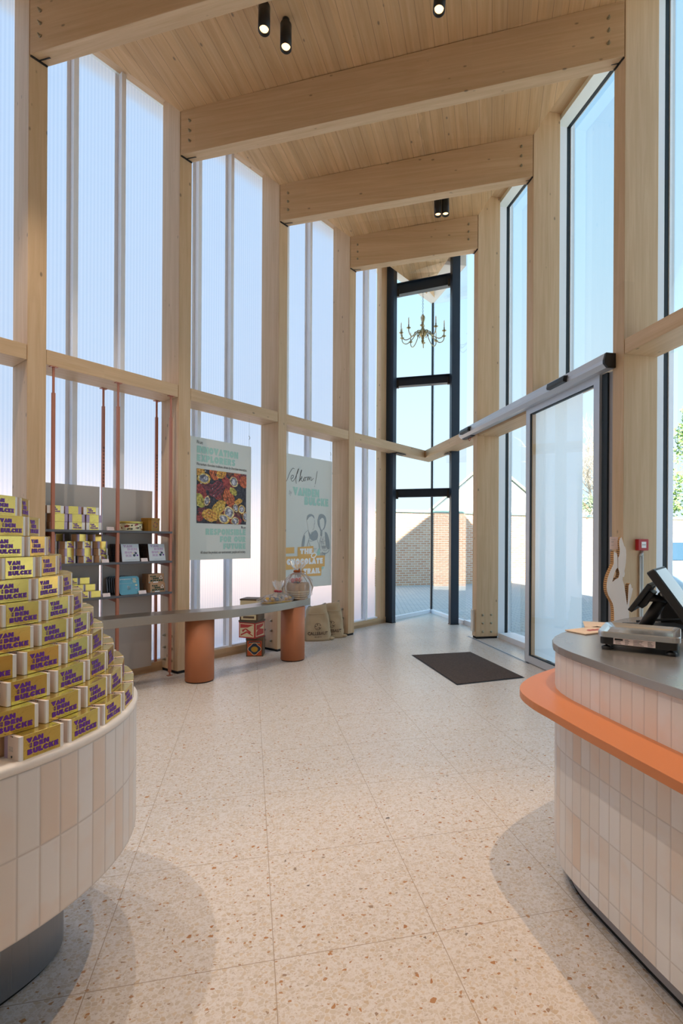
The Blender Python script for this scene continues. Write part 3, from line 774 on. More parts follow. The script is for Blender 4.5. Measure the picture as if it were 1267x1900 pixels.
rail('timber_rail', 'horizontal timber rail at the right edge of the picture beside the pine view', PR(-2 * SR + TH + .003, .004), PR(-SR - .003, .004), NR, (3.083, 3.083), (3.215, 3.215), .335)

# ---- blue-black steel frame at the tip
for side, q, lab in (('L', (2.80, 2.905, .165, .315), 'dark steel column of the glazed tip, left of the chandelier'), ('R', (2.78, 2.885, .10, .245), 'dark steel column of the glazed tip, right of the chandelier')):
    t = thing('steel_column', lab, 'column', PW[side](q[0], q[2]), ROTL if side == 'L' else ROTR, 'dark steel columns of the tip')
    s0, s1, o0, o1 = q; m = MB()
    wbox(m, side, s0, s1, o0, o1, .0, 6.22 if side == 'L' else 6.48, 'blue_steel'); m.build('hollow_section', t, bevel=.004)
    m = MB(); wbox(m, side, s0 - .005, s1 + .005, o0 - .005, o1 + .005, 0, .012, 'black_metal'); m.build('base_plate', t)
CA_, CB_ = PL(2.905, .18), PR(2.885, .115)
for z0l, z0r, hh, lab in ((5.73, 5.86, .20, 'top dark steel crossbar of the tip, from which the chandelier hangs'), (4.13, 4.17, .15, 'middle dark steel crossbar below the chandelier'), (2.19, 2.205, .14, 'lowest dark steel crossbar, below the kinked timber rail')):
    dx = (CB_ - CA_).normalized(); t = thing('steel_crossbar', lab, 'crossbar', (CA_.x, CA_.y, z0l), math.atan2(dx.y, dx.x), 'dark steel crossbars of the tip')
    n_ = V((-dx.y, dx.x, 0))
    m = MB()
    for o0, o1, a, b in ((.05, .06, 0, hh), (0, .12, 0, .012), (0, .12, hh - .012, hh)):
        q = [CA_ + n_ * o0, CB_ + n_ * o0, CB_ + n_ * o1, CA_ + n_ * o1]; zz = (z0l, z0r, z0r, z0l)
        m.hexa([q[k] + V((0, 0, zz[k] + a)) for k in range(4)], [q[k] + V((0, 0, zz[k] + b)) for k in range(4)], 'blue_steel')
    m.build('channel', t)
    for P, zz, sg in ((CA_, z0l, 1), (CB_, z0r, -1)):
        m = MB(); q = [P + n_ * -.004, P + n_ * .05, P + n_ * .05 + dx * sg * .05, P + n_ * -.004 + dx * sg * .05]
        m.hexa([p + V((0, 0, zz - .03)) for p in q], [p + V((0, 0, zz + .1)) for p in q], 'black_metal'); m.build('end_cleat', t)

# ================================================================== DOOR
d1 = wall_thing_struct('door_1', 'R', 0)
m = MB()
for s0, s1, z0, z1 in ((.02, .105, .01, 3.005), (-1.225, -1.14, .01, 3.005)): wbox(m, 'R', s0, s1, -.02, .03, z0, z1, 'aluminium')
wbox(m, 'R', -1.14, .02, -.02, .03, .01, .09, 'aluminium'); wbox(m, 'R', -1.14, .02, -.02, .03, 2.925, 3.005, 'aluminium')
m.build('leaf_frame', d1)
m = MB()
for s0, s1, z0, z1 in ((.005, .02, .09, 2.925), (-1.14, -1.13, .09, 2.925)): wbox(m, 'R', s0, s1, -.012, .022, z0, z1, 'gasket')
wbox(m, 'R', -1.13, .005, -.012, .022, .09, .10, 'gasket'); wbox(m, 'R', -1.13, .005, -.012, .022, 2.915, 2.925, 'gasket'); m.build('leaf_gasket', d1)
m = MB(); q0, q1 = PR(-1.13, .0), PR(.005, .0); m.add([V((*q0.xy, .1)), V((*q1.xy, .1)), V((*q1.xy, 2.915)), V((*q0.xy, 2.915))], [(0, 1, 2, 3)], 'door_glass'); m.build('leaf_glass', d1, recalc=False)
# white panel fixed behind the leaf
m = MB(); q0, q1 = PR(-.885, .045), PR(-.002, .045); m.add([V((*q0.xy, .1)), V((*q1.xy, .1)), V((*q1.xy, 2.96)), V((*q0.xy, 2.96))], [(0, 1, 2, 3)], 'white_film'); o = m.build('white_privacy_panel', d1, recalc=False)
m = MB(); wbox(m, 'R', -1.31, -1.235, .0, .12, .0, 2.99, 'gasket'); wbox(m, 'R', -1.375, -1.31, .02, .12, 0, 2.99, 'toe_grey'); m.build('jamb', d1)
m = MB(); wbox(m, 'R', .0, 1.75, -.055, -.04, .0005, .003, 'aluminium'); wbox(m, 'R', .0, 1.75, -.04, -.022, .0005, .002, 'gasket'); wbox(m, 'R', .0, 1.75, -.022, -.005, .0005, .003, 'aluminium'); m.build('floor_track', d1)
m = MB(); wbox(m, 'R', .12, .145, .0, .05, .02, .12, 'gasket'); m.build('floor_guide', d1)

t = thing('door_operator', 'long aluminium sliding door operator housing with black end cap over the doorway', 'door operator', PR(-1.42, 0, 3.0), ROTR)
def RP(s, o, z): p = PR(s, o); return V((p.x, p.y, z))
prof = [(-.004, 2.995), (-.085, 2.995), (-.12, 3.03), (-.12, 3.06), (-.10, 3.125), (-.004, 3.125)]
m = MB(); vs = [RP(s, o, z) for s in (-1.40, 1.93) for o, z in prof]; n = len(prof)
m.add(vs, [tuple(range(n)), tuple(range(n, 2 * n))] + [(i, (i + 1) % n, n + (i + 1) % n, n + i) for i in range(n)], 'aluminium'); m.build('housing', t)
m = MB(); vs = [RP(s, o, z) for s in (-1.425, -1.402) for o, z in prof]
m.add(vs, [tuple(range(n)), tuple(range(n, 2 * n))] + [(i, (i + 1) % n, n + (i + 1) % n, n + i) for i in range(n)], 'black_plastic'); m.build('end_cap', t)
for s0, s1, lab in ((-.86, -.56, None), (1.50, 1.80, None)):
    m = MB(); vs = [RP(s, o, z) for s in (s0, s1) for o, z in ((-.11, 3.03), (-.16, 3.03), (-.165, 3.05), (-.155, 3.09), (-.10, 3.10))]; n5 = 5
    m.add(vs, [tuple(range(n5)), tuple(range(n5, 10))] + [(i, (i + 1) % n5, n5 + (i + 1) % n5, n5 + i) for i in range(n5)], 'black_plastic'); m.build('motion_sensor', t)
m = MB(); m.tube([RP(1.70, -.03, 2.995), RP(1.70, -.03, 2.95), RP(1.73, -.03, 2.93), RP(1.76, -.03, 2.95), RP(1.76, -.03, 2.995)], .004, 'red_plastic', 6); m.build('red_pull_loop', t)
m = MB(); wbox(m, 'R', 1.60, 1.93, -.06, -.004, 2.985, 2.994, 'black_plastic'); m.build('underside_cover', t)

# door mat set in the floor
o = MB(); q = [V((.572, 6.40, 0)), V((1.345, 6.60, 0)), V((1.665, 5.372, 0)), V((.905, 5.08, 0))]
cx = sum((p for p in q), V()) / 4
t = thing('door_mat', 'dark brown entrance mat with metal edge in front of the sliding door', 'mat', (cx.x, cx.y, 0), ROTR)
m = MB(); m.hexa([p + V((0, 0, .0005)) for p in q], [p + V((0, 0, .004)) for p in q], 'gasket'); m.build('edge_frame', t)
q2 = [cx + (p - cx) * .972 for p in q]
m = MB(); m.hexa([p + V((0, 0, .001)) for p in q2], [p + V((0, 0, .008)) for p in q2], 'mat_brown'); m.build('pile', t)

# ================================================================== SPOTLIGHTS
def spot_fixture(lab, x, y, tilt, az, group, L=.25, r=.05):
    z = ceil_z(x, y)
    t = thing('ceiling_spotlight', lab, 'spotlight', (x, y, z), az, group)
    m = MB(); m.lathe([(.032, 0), (.032, -.02), (.028, -.05), (.028, -.075)], 'black_metal', n=16); m.build('mount', t, world=False)
    X = Matrix.Translation((0, 0, -.05)) @ Matrix.Rotation(tilt, 4, 'X')
    m = MB(); m.lathe([(.036, .01), (r, 0), (r, -L), (r - .008, -L), (r - .012, -L + .03)], 'black_metal', n=24, X=X); b = m.build('lamp_body', t, world=False)
    m = MB(); m.lathe([(.0001, -L + .028), (r - .012, -L + .026)], 'lamp_glow', n=20, X=X); m.build('lens', b, world=False)
    return t, (wmat(t) @ X).to_translation()
FX = [('left one of the two large black ceiling spotlights near the top', 0), ('right one of the two large black ceiling spotlights near the top', 1),
      ('left one of the small far black spotlights above the shortest beam', 2), ('right one of the small far black spotlights above the shortest beam', 3),
      ('black ceiling spotlight cut off by the top edge, its glow on the boards', 4)]
tilts = {0: (R(-10), R(10)), 1: (R(-10), R(10)), 2: (R(-6), R(5)), 3: (R(-6), R(5)), 4: (R(-12), R(-25))}
for i, (x, y, tx, ty, pw, cone) in enumerate(SPOTS):
    z = ceil_z(x, y)
    if i < 5:
        lab = FX[i][0]; sp_, az = tilts[i]
        spot_fixture(lab, x, y, sp_, az, 'black ceiling spotlights')
    d = bpy.data.lights.new('spotlight_beam', 'SPOT'); d.energy = pw * SPOT_GAIN; d.color = (1.0, .83, .68) if i != 7 else (1.0, .66, .38); d.spot_size = R(cone); d.spot_blend = .6; d.shadow_soft_size = .02
    lo = bpy.data.objects.new('spotlight_beam', d); C.objects.link(lo); lo.location = (x, y, z - .36)
    lo.rotation_euler = (V((tx, ty, 0)) - lo.location).to_track_quat('-Z', 'Y').to_euler()

# ================================================================== ROUND DISPLAY TABLE
DC = V((-1.391, 1.556, 0)); DRAD = .6355
t = thing('round_display_table', 'round cream-tiled display table on a curved steel plinth, piled with gold boxes', 'display table', DC)
m = MB()
a0 = -30.0 - 4.91 * 30
pts = [(DC.x + DRAD * math.cos(R(a0 + 4.91 * k / 2)), DC.y + DRAD * math.sin(R(a0 + 4.91 * k / 2))) for k in range(147)]
m.strip(pts, .455, .861, 'glazed_tile', zbase=.455, dv=.203, du=2 * DRAD * math.sin(R(4.91 / 4)) * 2)
m.build('tiled_drum', t, recalc=False)
m = MB(); m.lathe([(.0001, .457), (DRAD - .006, .457), (DRAD - .003, .462), (DRAD - .004, .85)], 'toe_grey', c=tuple(DC), n=96); m.build('drum_core', t)
m = MB(); m.lathe([(DRAD - .02, .862), (DRAD + .002, .862), (DRAD + .004, .868), (DRAD + .004, .878), (DRAD - .002, .885), (.0001, .885)], 'rim_white', c=tuple(DC), n=96); m.build('rim_top', t)
m = MB(); pp = []
for k in range(120):
    a = R(3 * k); r = .345 + .08 * math.cos(3 * (a - R(48))); pp.append((DC.x + r * math.cos(a), DC.y + r * math.sin(a)))
n = len(pp); vs = [V((x, y, z)) for z in (.012, .46) for x, y in pp]
m.add(vs, [(i, (i + 1) % n, n + (i + 1) % n, n + i) for i in range(n)], 'plinth_steel', True); m.build('steel_plinth', t)
m = MB(); vs = [V((DC.x + (x - DC.x) * .97, DC.y + (y - DC.y) * .97, z)) for z in (.0, .014) for x, y in pp]
m.add(vs, [(i, (i + 1) % n, n + (i + 1) % n, n + i) for i in range(n)], 'rubber', True); m.build('plinth_foot', t)
m = MB()
for k in range(1, 12):
    r = .625 - .0325 * (k - 1) - .066
    m.lathe([(max(r, .02), .885 + .0615 * (k - 1)), (max(r, .02), .885 + .0615 * k - .002)], 'kraft', c=tuple(DC), n=48, smooth=False)
m.build('inner_riser', t)

def choc_box(name, w, d, h, gw, label='', cat='box', group=None, side='kraft'):
    """front face centre at the origin, facing local -y"""
    t = thing(name, label, cat, (0, 0, 0), 0, group)
    m = MB(); m.box((-w / 2, .0055, 0), (w / 2, d - .014, h * .97), side); m.box((-w / 2, 0, 0), (w / 2, .0053, h * .975), 'carton_white'); m.box((-w / 2, d - .0138, 0), (w / 2, d, h * .975), 'lilac_card')
    # little round mark and flag on the kraft side
    for k, c in enumerate(('ink_dark', 'tin_gold', 'red_plastic')): m.box((-w / 2 - .0006, d * .42 + k * .003, h * .92), (-w / 2 - .0002, d * .42 + k * .003 + .003, h * .96), c)
    for k in range(4): m.box((-w / 2 - .0006, d * .42, h * (.5 - k * .055)), (-w / 2 - .0002, d * .68, h * (.5 - k * .055) + .0008), 'ink_grey')
    m.lathe([(.0001, 0), (.0028, 0)], 'tin_blue', n=10, X=Matrix.Translation((-w / 2 - .0005, d * .5, h * .12)) @ Matrix.Rotation(R(90), 4, 'Y'))
    m.build('carton', t, world=False)
    m = MB(); m.box((-gw / 2, -.0008, .0002), (gw / 2, d + .0008, h), 'gold_sleeve'); s = m.build('gold_sleeve', t, world=False, bevel=.0006)
    m = MB(); X = lambda x, y: V((-gw / 2 + x * gw, -.0015, y * h))
    block_text(m, 'VAN', .20, X, 'purple_ink', .08, .64, width=.44, gap=.03)
    block_text(m, 'DEN', .20, X, 'purple_ink', .26, .41, width=.42, gap=.10)
    block_text(m, 'BULCKE', .22, X, 'purple_ink', .10, .15, width=.84, gap=.08)
    font_text(m, '18', .13, X, 'purple_ink', .15, .52, width=.07, offset=.02); font_text(m, '48', .13, X, 'purple_ink', .15, .42, width=.07, offset=.02)
    font_text(m, 'BELGIAN CHOCOLATE CREATIONS', .05, X, 'gold_dim', .25, .06, width=.6)
    for _ in range(6):
        pass
    m.build('lettering', s, world=False, recalc=False)
    return t

W_, D_, H_ = .113, .060, .0605
proto = choc_box('chocolate_box', W_, D_, H_, .0945, side='carton_blush')
PHASE = {1: 0.0, 2: -2.9, 3: -9.8, 4: -2.0, 5: -8.4, 6: -1.0, 7: -.8, 8: -11.1, 9: -12.4, 10: -4.9, 11: -2.6}
first = True
sh = lambda v: 680 + 951 * v[0] / v[1]
for k in range(1, 12):
    r = .625 - .0325 * (k - 1); n = int(round(2 * math.pi * r / .131)); st = 360 / n
    z = .8852 + .0615 * (k - 1)
    row = []
    for j in range(-n // 2, n // 2 + 1):
        a = PHASE[k] + j * st
        p = V((DC.x + r * math.cos(R(a)), DC.y + r * math.sin(R(a)), z))
        right = V((DC.x + r * math.cos(R(a)) - math.sin(R(a)) * .05, p.y, 0))
        if sh(p) < -22 or a < -75 or a > 104: continue
        row.append((a, p))
    for q, (a, p) in enumerate(row):
        tier = 'lowest' if k == 1 else ORD[k - 1]
        pos = 'leftmost visible' if q == 0 else ORD[q] + ' from the left'
        lab = 'gold chocolate box, %s tier of round pile, %s' % (tier, pos)
        if k == 11: lab = 'gold chocolate box, topmost visible tier of pile, %s' % pos
        if a > 48: lab = 'gold chocolate box, far side of pile, %s tier, %s' % (tier, pos)
        rz = R(a) + R(90) + R(random.uniform(-1.2, 1.2))
        if first:
            proto.location = p; proto.rotation_euler = (0, 0, rz); proto['label'] = lab; proto['group'] = 'gold chocolate boxes on the round display'; first = False
        else: dup(proto, p, rz, lab, 'gold chocolate boxes on the round display')

# ================================================================== SHELF UNIT
def LX(s, o, z): p = PL(s, o); return V((p.x, p.y, z))
t = thing('shelf_unit', 'copper-post shelf unit with three dark grey shelves and grey back panels', 'shelves', PL(-2.045, .15), ROTL)
for s, o in ((-2.618, .02), (-2.047, .02), (-1.490, .02), (-2.045, .325), (-1.475, .325)):
    m = MB()
    wbox(m, 'L', s - .008, s + .008, o - .008, o + .008, 2.70, 2.936, 'copper_paint')
    wbox(m, 'L', s - .0125, s + .0125, o - .0125, o + .0125, .035, 2.71 if o < .1 else 2.76, 'copper_paint')
    wbox(m, 'L', s - .006, s + .006, o - .006, o + .006, .0, .035, 'copper_paint')
    wbox(m, 'L', s - .03, s + .03, o - .022, o + .022, 2.933, 2.9395, 'copper_paint'); wbox(m, 'L', s - .025, s + .025, o - .02, o + .02, .0, .005, 'copper_paint')
    p = m.build('post', t)
    if o > .1:
        m = MB()
        for k in range(12):
            for e in (-.006, .002): wbox(m, 'L', s + e, s + e + .004, o - .0135, o - .0127, 1.96 + k * .034, 1.98 + k * .034, 'ink_dark')
        m.build('slots', p)
for z in (1.492, 1.186, .862):
    m = MB(); wbox(m, 'L', -2.70, -1.475, .004, .265, z, z + .022, 'shelf_grey'); m.build('shelf', t, bevel=.002)
    for s in (-2.618, -2.047, -1.490):
        m = MB()
        q = [LX(s + e, o, zz) for e in (-.003, .003) for o, zz in ((.01, z), (.26, z), (.26, z - .02), (.01, z - .045))]
        m.add(q, [(0, 1, 2, 3), (4, 5, 6, 7), (0, 1, 5, 4), (1, 2, 6, 5), (2, 3, 7, 6), (3, 0, 4, 7)], 'copper_paint')
        m.build('shelf_bracket', t)
for s0, s1 in ((-2.72, -2.104), (-2.072, -1.552)):
    m = MB(); wbox(m, 'L', s0, s1, .268, .286, .08, 1.945, 'panel_grey'); m.build('back_panel', t)

def LT(s, o, z): p = PL(s, o); return V((p.x, p.y, z))
big = choc_box('gift_box', .136, .095, .0700, .082)
A_ = [(-2.562, 0, 1), (-2.411, 0, 0), (-2.263, 0, 0), (-2.560, 1, 1), (-2.413, 1, 1), (-2.262, 1, 1), (-2.592, 2, 0), (-2.444, 2, 1), (-2.288, 2, 0)]
rows = ['bottom', 'middle', 'top']; cols = ['left', 'centre', 'right']
first = True
for k, (s, lv, back) in enumerate(A_):
    lab = 'gold and %s gift box on the upper shelf, %s row, %s' % ('lilac' if back else 'white', rows[lv], cols[k % 3])
    p = LT(s, .03 if not back else .125, 1.5145 + lv * .0708); rz = ROTL + (R(180) if back else 0)
    if first: big.location = p; big.rotation_euler = (0, 0, rz); tag(big, lab, 'box', 'gift boxes on the upper shelf'); first = False
    else: dup(big, p, rz, lab, 'gift boxes on the upper shelf')
mid = choc_box('gift_box', .120, .072, .0665, .080)
B_ = [(-2.455, .06, 0, 0, 'front row bottom left'), (-2.295, .06, 0, 0, 'front row bottom centre'), (-2.150, .07, 0, 0, 'front row bottom right'),
      (-2.455, .06, 1, 1, 'front row, second layer left'), (-2.305, .06, 1, 1, 'front row, second layer centre'), (-2.155, .075, 1, 0, 'front row, second layer right'),
      (-2.455, .06, 2, 0, 'front row, third layer left'), (-2.305, .06, 2, 0, 'front row, third layer centre'), (-2.160, .075, 2, 1, 'front row, third layer right'),
      (-2.345, .07, 3, 1, 'on top of the stack at its centre'), (-2.19, .10, 3, 1, 'on top of the stack at its right'),
      (-2.60, .09, 0, 0, 'far left behind the copper post, bottom'), (-2.60, .09, 1, 0, 'far left behind the copper post, second layer'), (-2.60, .09, 2, 0, 'far left behind the copper post, third layer'), (-2.52, .13, 3, 1, 'on top at left, set back')]
first = True
for s, o, lv, back, w in B_:
    lab = 'kraft-sided gold box on the middle shelf, %s' % w
    rz = ROTL + R(26); p = LT(s, o, 1.2085 + lv * .0668)
    if back: c = V((math.sin(R(26)) * -1, math.cos(R(26)))); q = PL(s + c.x * .072, o + c.y * .072); p = V((q.x, q.y, p.z)); rz += R(180)
    if first: mid.location = p; mid.rotation_euler = (0, 0, rz); tag(mid, lab, 'box', 'gift boxes on the middle shelf'); first = False
    else: dup(mid, p, rz, lab, 'gift boxes on the middle shelf')
sm = choc_box('gift_box', .104, .050, .0600, .086)
C_ = [(-2.356, .03, 0, 0, 'front row, left'), (-2.243, .03, 0, 1, 'front row, right'), (-2.375, .09, 1, 0, 'second step, left'), (-2.266, .09, 1, 1, 'second step, right'),
      (-2.400, .15, 2, 0, 'third step, centre'), (-2.290, .15, 2, 1, 'third step, right'), (-2.510, .15, 2, 0, 'third step, left')]
Hd = [(-2.375, .09, 0), (-2.266, .09, 0), (-2.400, .15, 0), (-2.290, .15, 0), (-2.510, .15, 0), (-2.400, .15, 1), (-2.290, .15, 1), (-2.510, .15, 1)]
first = True
for s, o, lv, back, w in C_:
    lab = 'small gold box on the lower shelf, stepped pile, %s' % w; p = LT(s, o + (.05 if back else 0), .8845 + lv * .0608); rz = ROTL + (R(180) if back else 0)
    if first: sm.location = p; sm.rotation_euler = (0, 0, rz); tag(sm, lab, 'box', 'small gold boxes on the lower shelf'); first = False
    else: dup(sm, p, rz, lab, 'small gold boxes on the lower shelf')
HN = ['second step support, left', 'second step support, right', 'third step base, centre', 'third step base, right', 'third step base, left', 'third step middle, centre', 'third step middle, right', 'third step middle, left']
for (s, o, lv), w in zip(Hd, HN): dup(sm, LT(s, o, .8845 + lv * .0608), ROTL, 'small gold box buried in lower shelf pile, %s' % w, 'small gold boxes on the lower shelf')

# price cards
for s, z, o, w, lab in ((-2.107, 1.514, .03, .07, 'on the upper shelf left of the middle copper post'), (-1.775, 1.208, .012, .07, 'on the middle shelf between the two pale books'),
                        (-2.163, 1.208, .012, .066, 'on the middle shelf in front of the kraft-sided boxes'), (-2.150, .884, .012, .07, 'on the lower shelf beside the stepped pile'), (-1.793, .884, .012, .078, 'on the lower shelf right of the blue tin')):
    t = thing('price_card', 'small white price card %s' % lab, 'price card', LT(s, o, z), ROTL)
    m = MB(); m.add([(-w / 2, 0, 0), (w / 2, 0, 0), (w / 2, .012, .033), (-w / 2, .012, .033), (-w / 2, .001, 0), (w / 2, .001, 0), (w / 2, .013, .033), (-w / 2, .013, .033)], [(0, 1, 2, 3), (4, 5, 6, 7), (0, 1, 5, 4), (2, 3, 7, 6), (0, 3, 7, 4), (1, 2, 6, 5)], 'price_card'); m.build('card', t, world=False)
    m = MB()
    for k, c in enumerate(('flower_red', 'tin_gold', 'leaf_dark')):
        y = .008 + k * .009; m.add([(-w * .42, y * .36 - .0006, y - .002), (-w * .36, y * .36 - .0006, y - .002), (-w * .36, (y + .004) * .36 - .0006, y + .003), (-w * .42, (y + .004) * .36 - .0006, y + .003)], [(0, 1, 2, 3)], c)
        m.add([(-w * .25, y * .36 - .0006, y), (w * .3, y * .36 - .0006, y), (w * .3, y * .36 - .0002, y + .0012), (-w * .25, y * .36 - .0002, y + .0012)], [(0, 1, 2, 3)], 'ink_grey')
    m.build('print', t, world=False, recalc=False)

# floral oval tin
t = thing('oval_tin', 'oval cream tin with flowers and a green-gold lid on the upper shelf', 'tin', LT(-1.855, .13, 1.5143), ROTL)
m = MB(); m.lathe([(1, 0), (1.02, .004), (1, .008), (1, .078)], 'tin_cream', n=40); m.v = [V((p.x * .112, p.y * .07, p.z)) for p in m.v]; b = m.build('body', t, world=False)
m = MB(); m.lathe([(1.03, .074), (1.05, .078), (1.05, .09), (1.0, .096), (.0001, .097)], 'tin_gold', n=40); m.v = [V((p.x * .112, p.y * .07, p.z)) for p in m.v]; m.build('lid', t, world=False)
m = MB()
random.seed(3)
def on_oval(a, z): return V((math.cos(a) * .1135, math.sin(a) * .0712, z))
for k in range(26):
    a = R(random.uniform(185, 350)); z = random.uniform(.014, .068); c = random.choice(['flower_red', 'leaf_dark', 'flower_red', 'tin_mustard', 'leaf_dark', 'ribbon_copper']); r = random.uniform(.006, .016)
    q = [on_oval(a + math.cos(u) * r / .1, max(.005, min(.073, z + math.sin(u) * r * random.uniform(.4, 1)))) for u in [i * 6.283 / 7 for i in range(7)]]
    m.add(q, [tuple(range(7))], c)
m.build('flower_print', b, world=False, recalc=False)
t = thing('square_tin', 'tall mustard brown octagonal tin with a flower wreath on the upper shelf', 'tin', LT(-1.655, .12, 1.5143), ROTL + R(12))
oc = [(-.072, -.05), (-.05, -.072), (.05, -.072), (.072, -.05), (.072, .05), (.05, .072), (-.05, .072), (-.072, .05)]
m = MB(); m.prism(oc, 0, .125, 'tin_mustard'); m.build('body', t, world=False)
m = MB(); m.prism([(x * 1.04, y * 1.04) for x, y in oc], .115, .135, 'tin_mustard'); m.build('lid', t, world=False, bevel=.002)
m = MB()
for k in range(12):
    a = k * 6.283 / 12; c = ['flower_red', 'leaf_dark', 'ribbon_copper'][k % 3]
    m.add([V((math.cos(a) * .024 + .007 * math.cos(u), -.0726, .065 + math.sin(a) * .026 + .007 * math.sin(u))) for u in [i * 6.283 / 6 for i in range(6)]], [tuple(range(6))], c)
m.build('wreath_print', t, world=False, recalc=False)

# books / chocolate tablets in sleeves
def tablet(cover):
    t = thing('chocolate_tablet', '', 'chocolate tablet')
    X = Matrix.Rotation(R(-11), 4, 'X')
    m = MB(); m.box((-.09, 0, 0), (.09, .013, .178), 'book_brown', X); m.build('wrapper', t, world=False, bevel=.002)
    if cover:
        m = MB(); m.box((-.0895, -.0022, .002), (.0895, -.0004, .177), 'book_cover', X); c = m.build('cover', t, world=False)
        m = MB(); Y = lambda x, y: X @ V((-.0895 + x * .179, -.003, y * .175))
        for tx, y, x0, w in (('VAN', .82, .12, .5), ('DEN', .65, .34, .55), ('BULC', .46, .18, .66), ('KE', .28, .22, .33)): block_text(m, tx, .13, Y, 'lilac_card', x0, y, width=w)
        for cx_, cy_, r, cc in ((.80, .48, .065, 'tin_navy'), (.70, .36, .075, 'tin_navy'), (.88, .36, .05, 'purple_ink'), (.62, .47, .05, 'tin_cream')):
            m.add([Y(cx_ + r * math.cos(u), cy_ + r * math.sin(u)) + V((0, -.0004, 0)) for u in [i * .524 for i in range(12)]], [tuple(range(12))], cc)
        m.add([Y(.3, .1), Y(.8, .1), Y(.8, .115), Y(.3, .115)], [(0, 1, 2, 3)], 'ink_grey')
        m.build('cover_print', c, world=False, recalc=False)
    else:
        m = MB()
        for k in range(5): m.box((-.0905, .002, .03 + k * .026), (-.0899, .011, .038 + k * .026), 'ink_dark', X)
        m.build('edge_dots', t, world=False)
    return t
ta = tablet(True); ta.location = LT(-1.905, .03, 1.2085); ta.rotation_euler = (0, 0, ROTL); tag(ta, 'pale chocolate tablet cover behind the middle copper post on the middle shelf', 'chocolate tablet', 'pale covered tablets')
dup(ta, LT(-1.625, .03, 1.2085), ROTL, 'pale chocolate tablet cover at the right end of the middle shelf', 'pale covered tablets')
tb = tablet(False); first = True
for base, nm in ((-1.905, 'left'), (-1.625, 'right')):
    for k in range(7):
        lab = 'dark brown tablet in the %s stack of the middle shelf, %s behind the pale cover' % (nm, ORD[k])
        p = LT(base - .004 * k, .053 + .0225 * k, 1.2085)
        if first: tb.location = p; tb.rotation_euler = (0, 0, ROTL); tag(tb, lab, 'chocolate tablet', 'dark tablets behind the pale covers'); first = False
        else: dup(tb, p, ROTL, lab, 'dark tablets behind the pale covers')

def rrect(w, h, r, n=5):
    return [(cx + r * math.cos(R(a0 + 90 * i / n)), cy + r * math.sin(R(a0 + 90 * i / n))) for cx, cy, a0 in ((w / 2 - r, h / 2 - r, 0), (-w / 2 + r, h / 2 - r, 90), (-w / 2 + r, -h / 2 + r, 180), (w / 2 - r, -h / 2 + r, 270)) for i in range(n + 1)]
def flat_tin(front):
    t = thing('flat_tin', '', 'tin')
    X = Matrix.Rotation(R(-9), 4, 'X') @ Matrix.Translation((0, 0, .09)) @ Matrix.Rotation(R(90), 4, 'X')
    m = MB(); m.prism(rrect(.205, .18, .03), -.022, -.002, 'tin_dark', X=lambda p: X @ p); m.build('body', t, world=False)
    m = MB(); m.prism(rrect(.205, .18, .03), -.002, .004, 'tin_blue' if front else 'tin_dark', X=lambda p: X @ p, side='tin_dark'); l = m.build('lid', t, world=False)
    if front:
        m = MB(); Y = lambda x, y: X @ V((x, y, .0048))
        def rect(x0, y0, x1, y1, c): m.add([Y(x0, y0), Y(x1, y0), Y(x1, y1), Y(x0, y1)], [(0, 1, 2, 3)], c)
        rect(-.085, -.06, .02, .06, 'tin_blue')
        for k in range(8): rect(-.09 + k * .014, .056, -.081 + k * .014, .066, 'card_white')
        rect(-.02, -.045, -.006, -.005, 'card_white'); rect(-.004, -.045, .01, -.008, 'card_white'); rect(-.095, .02, .03, .023, 'book_cover')
        for k, w_ in enumerate(('VAN', 'DEN', 'BUL', 'CKE')): block_text(m, w_, .010, Y, 'tin_cream', .035 + .006 * (k % 2), .062 - k * .0125, width=.034)
        m.add([Y(.055, .0), Y(.07, .01), Y(.085, 0), Y(.07, -.012)], [(0, 1, 2, 3)], 'tin_cream'); rect(.06, -.035, .08, -.025, 'lilac_card')
        m.build('lid_print', l, world=False, recalc=False)
    return t
tf = flat_tin(True); tf.location = LT(-1.915, .035, .8845); tf.rotation_euler = (0, 0, ROTL); tag(tf, 'blue rounded chocolate tin with white figures on the lower shelf', 'tin')
tg = flat_tin(False); first = True
for k in range(5):
    lab = 'grey edged rounded tin, %s behind the blue one on the lower shelf' % ORD[k]; p = LT(-1.925 - .006 * k, .063 + .032 * k, .8845)
    if first: tg.location = p; tg.rotation_euler = (0, 0, ROTL); tag(tg, lab, 'tin', 'rounded tins behind the blue one'); first = False
    else: dup(tg, p, ROTL, lab, 'rounded tins behind the blue one')

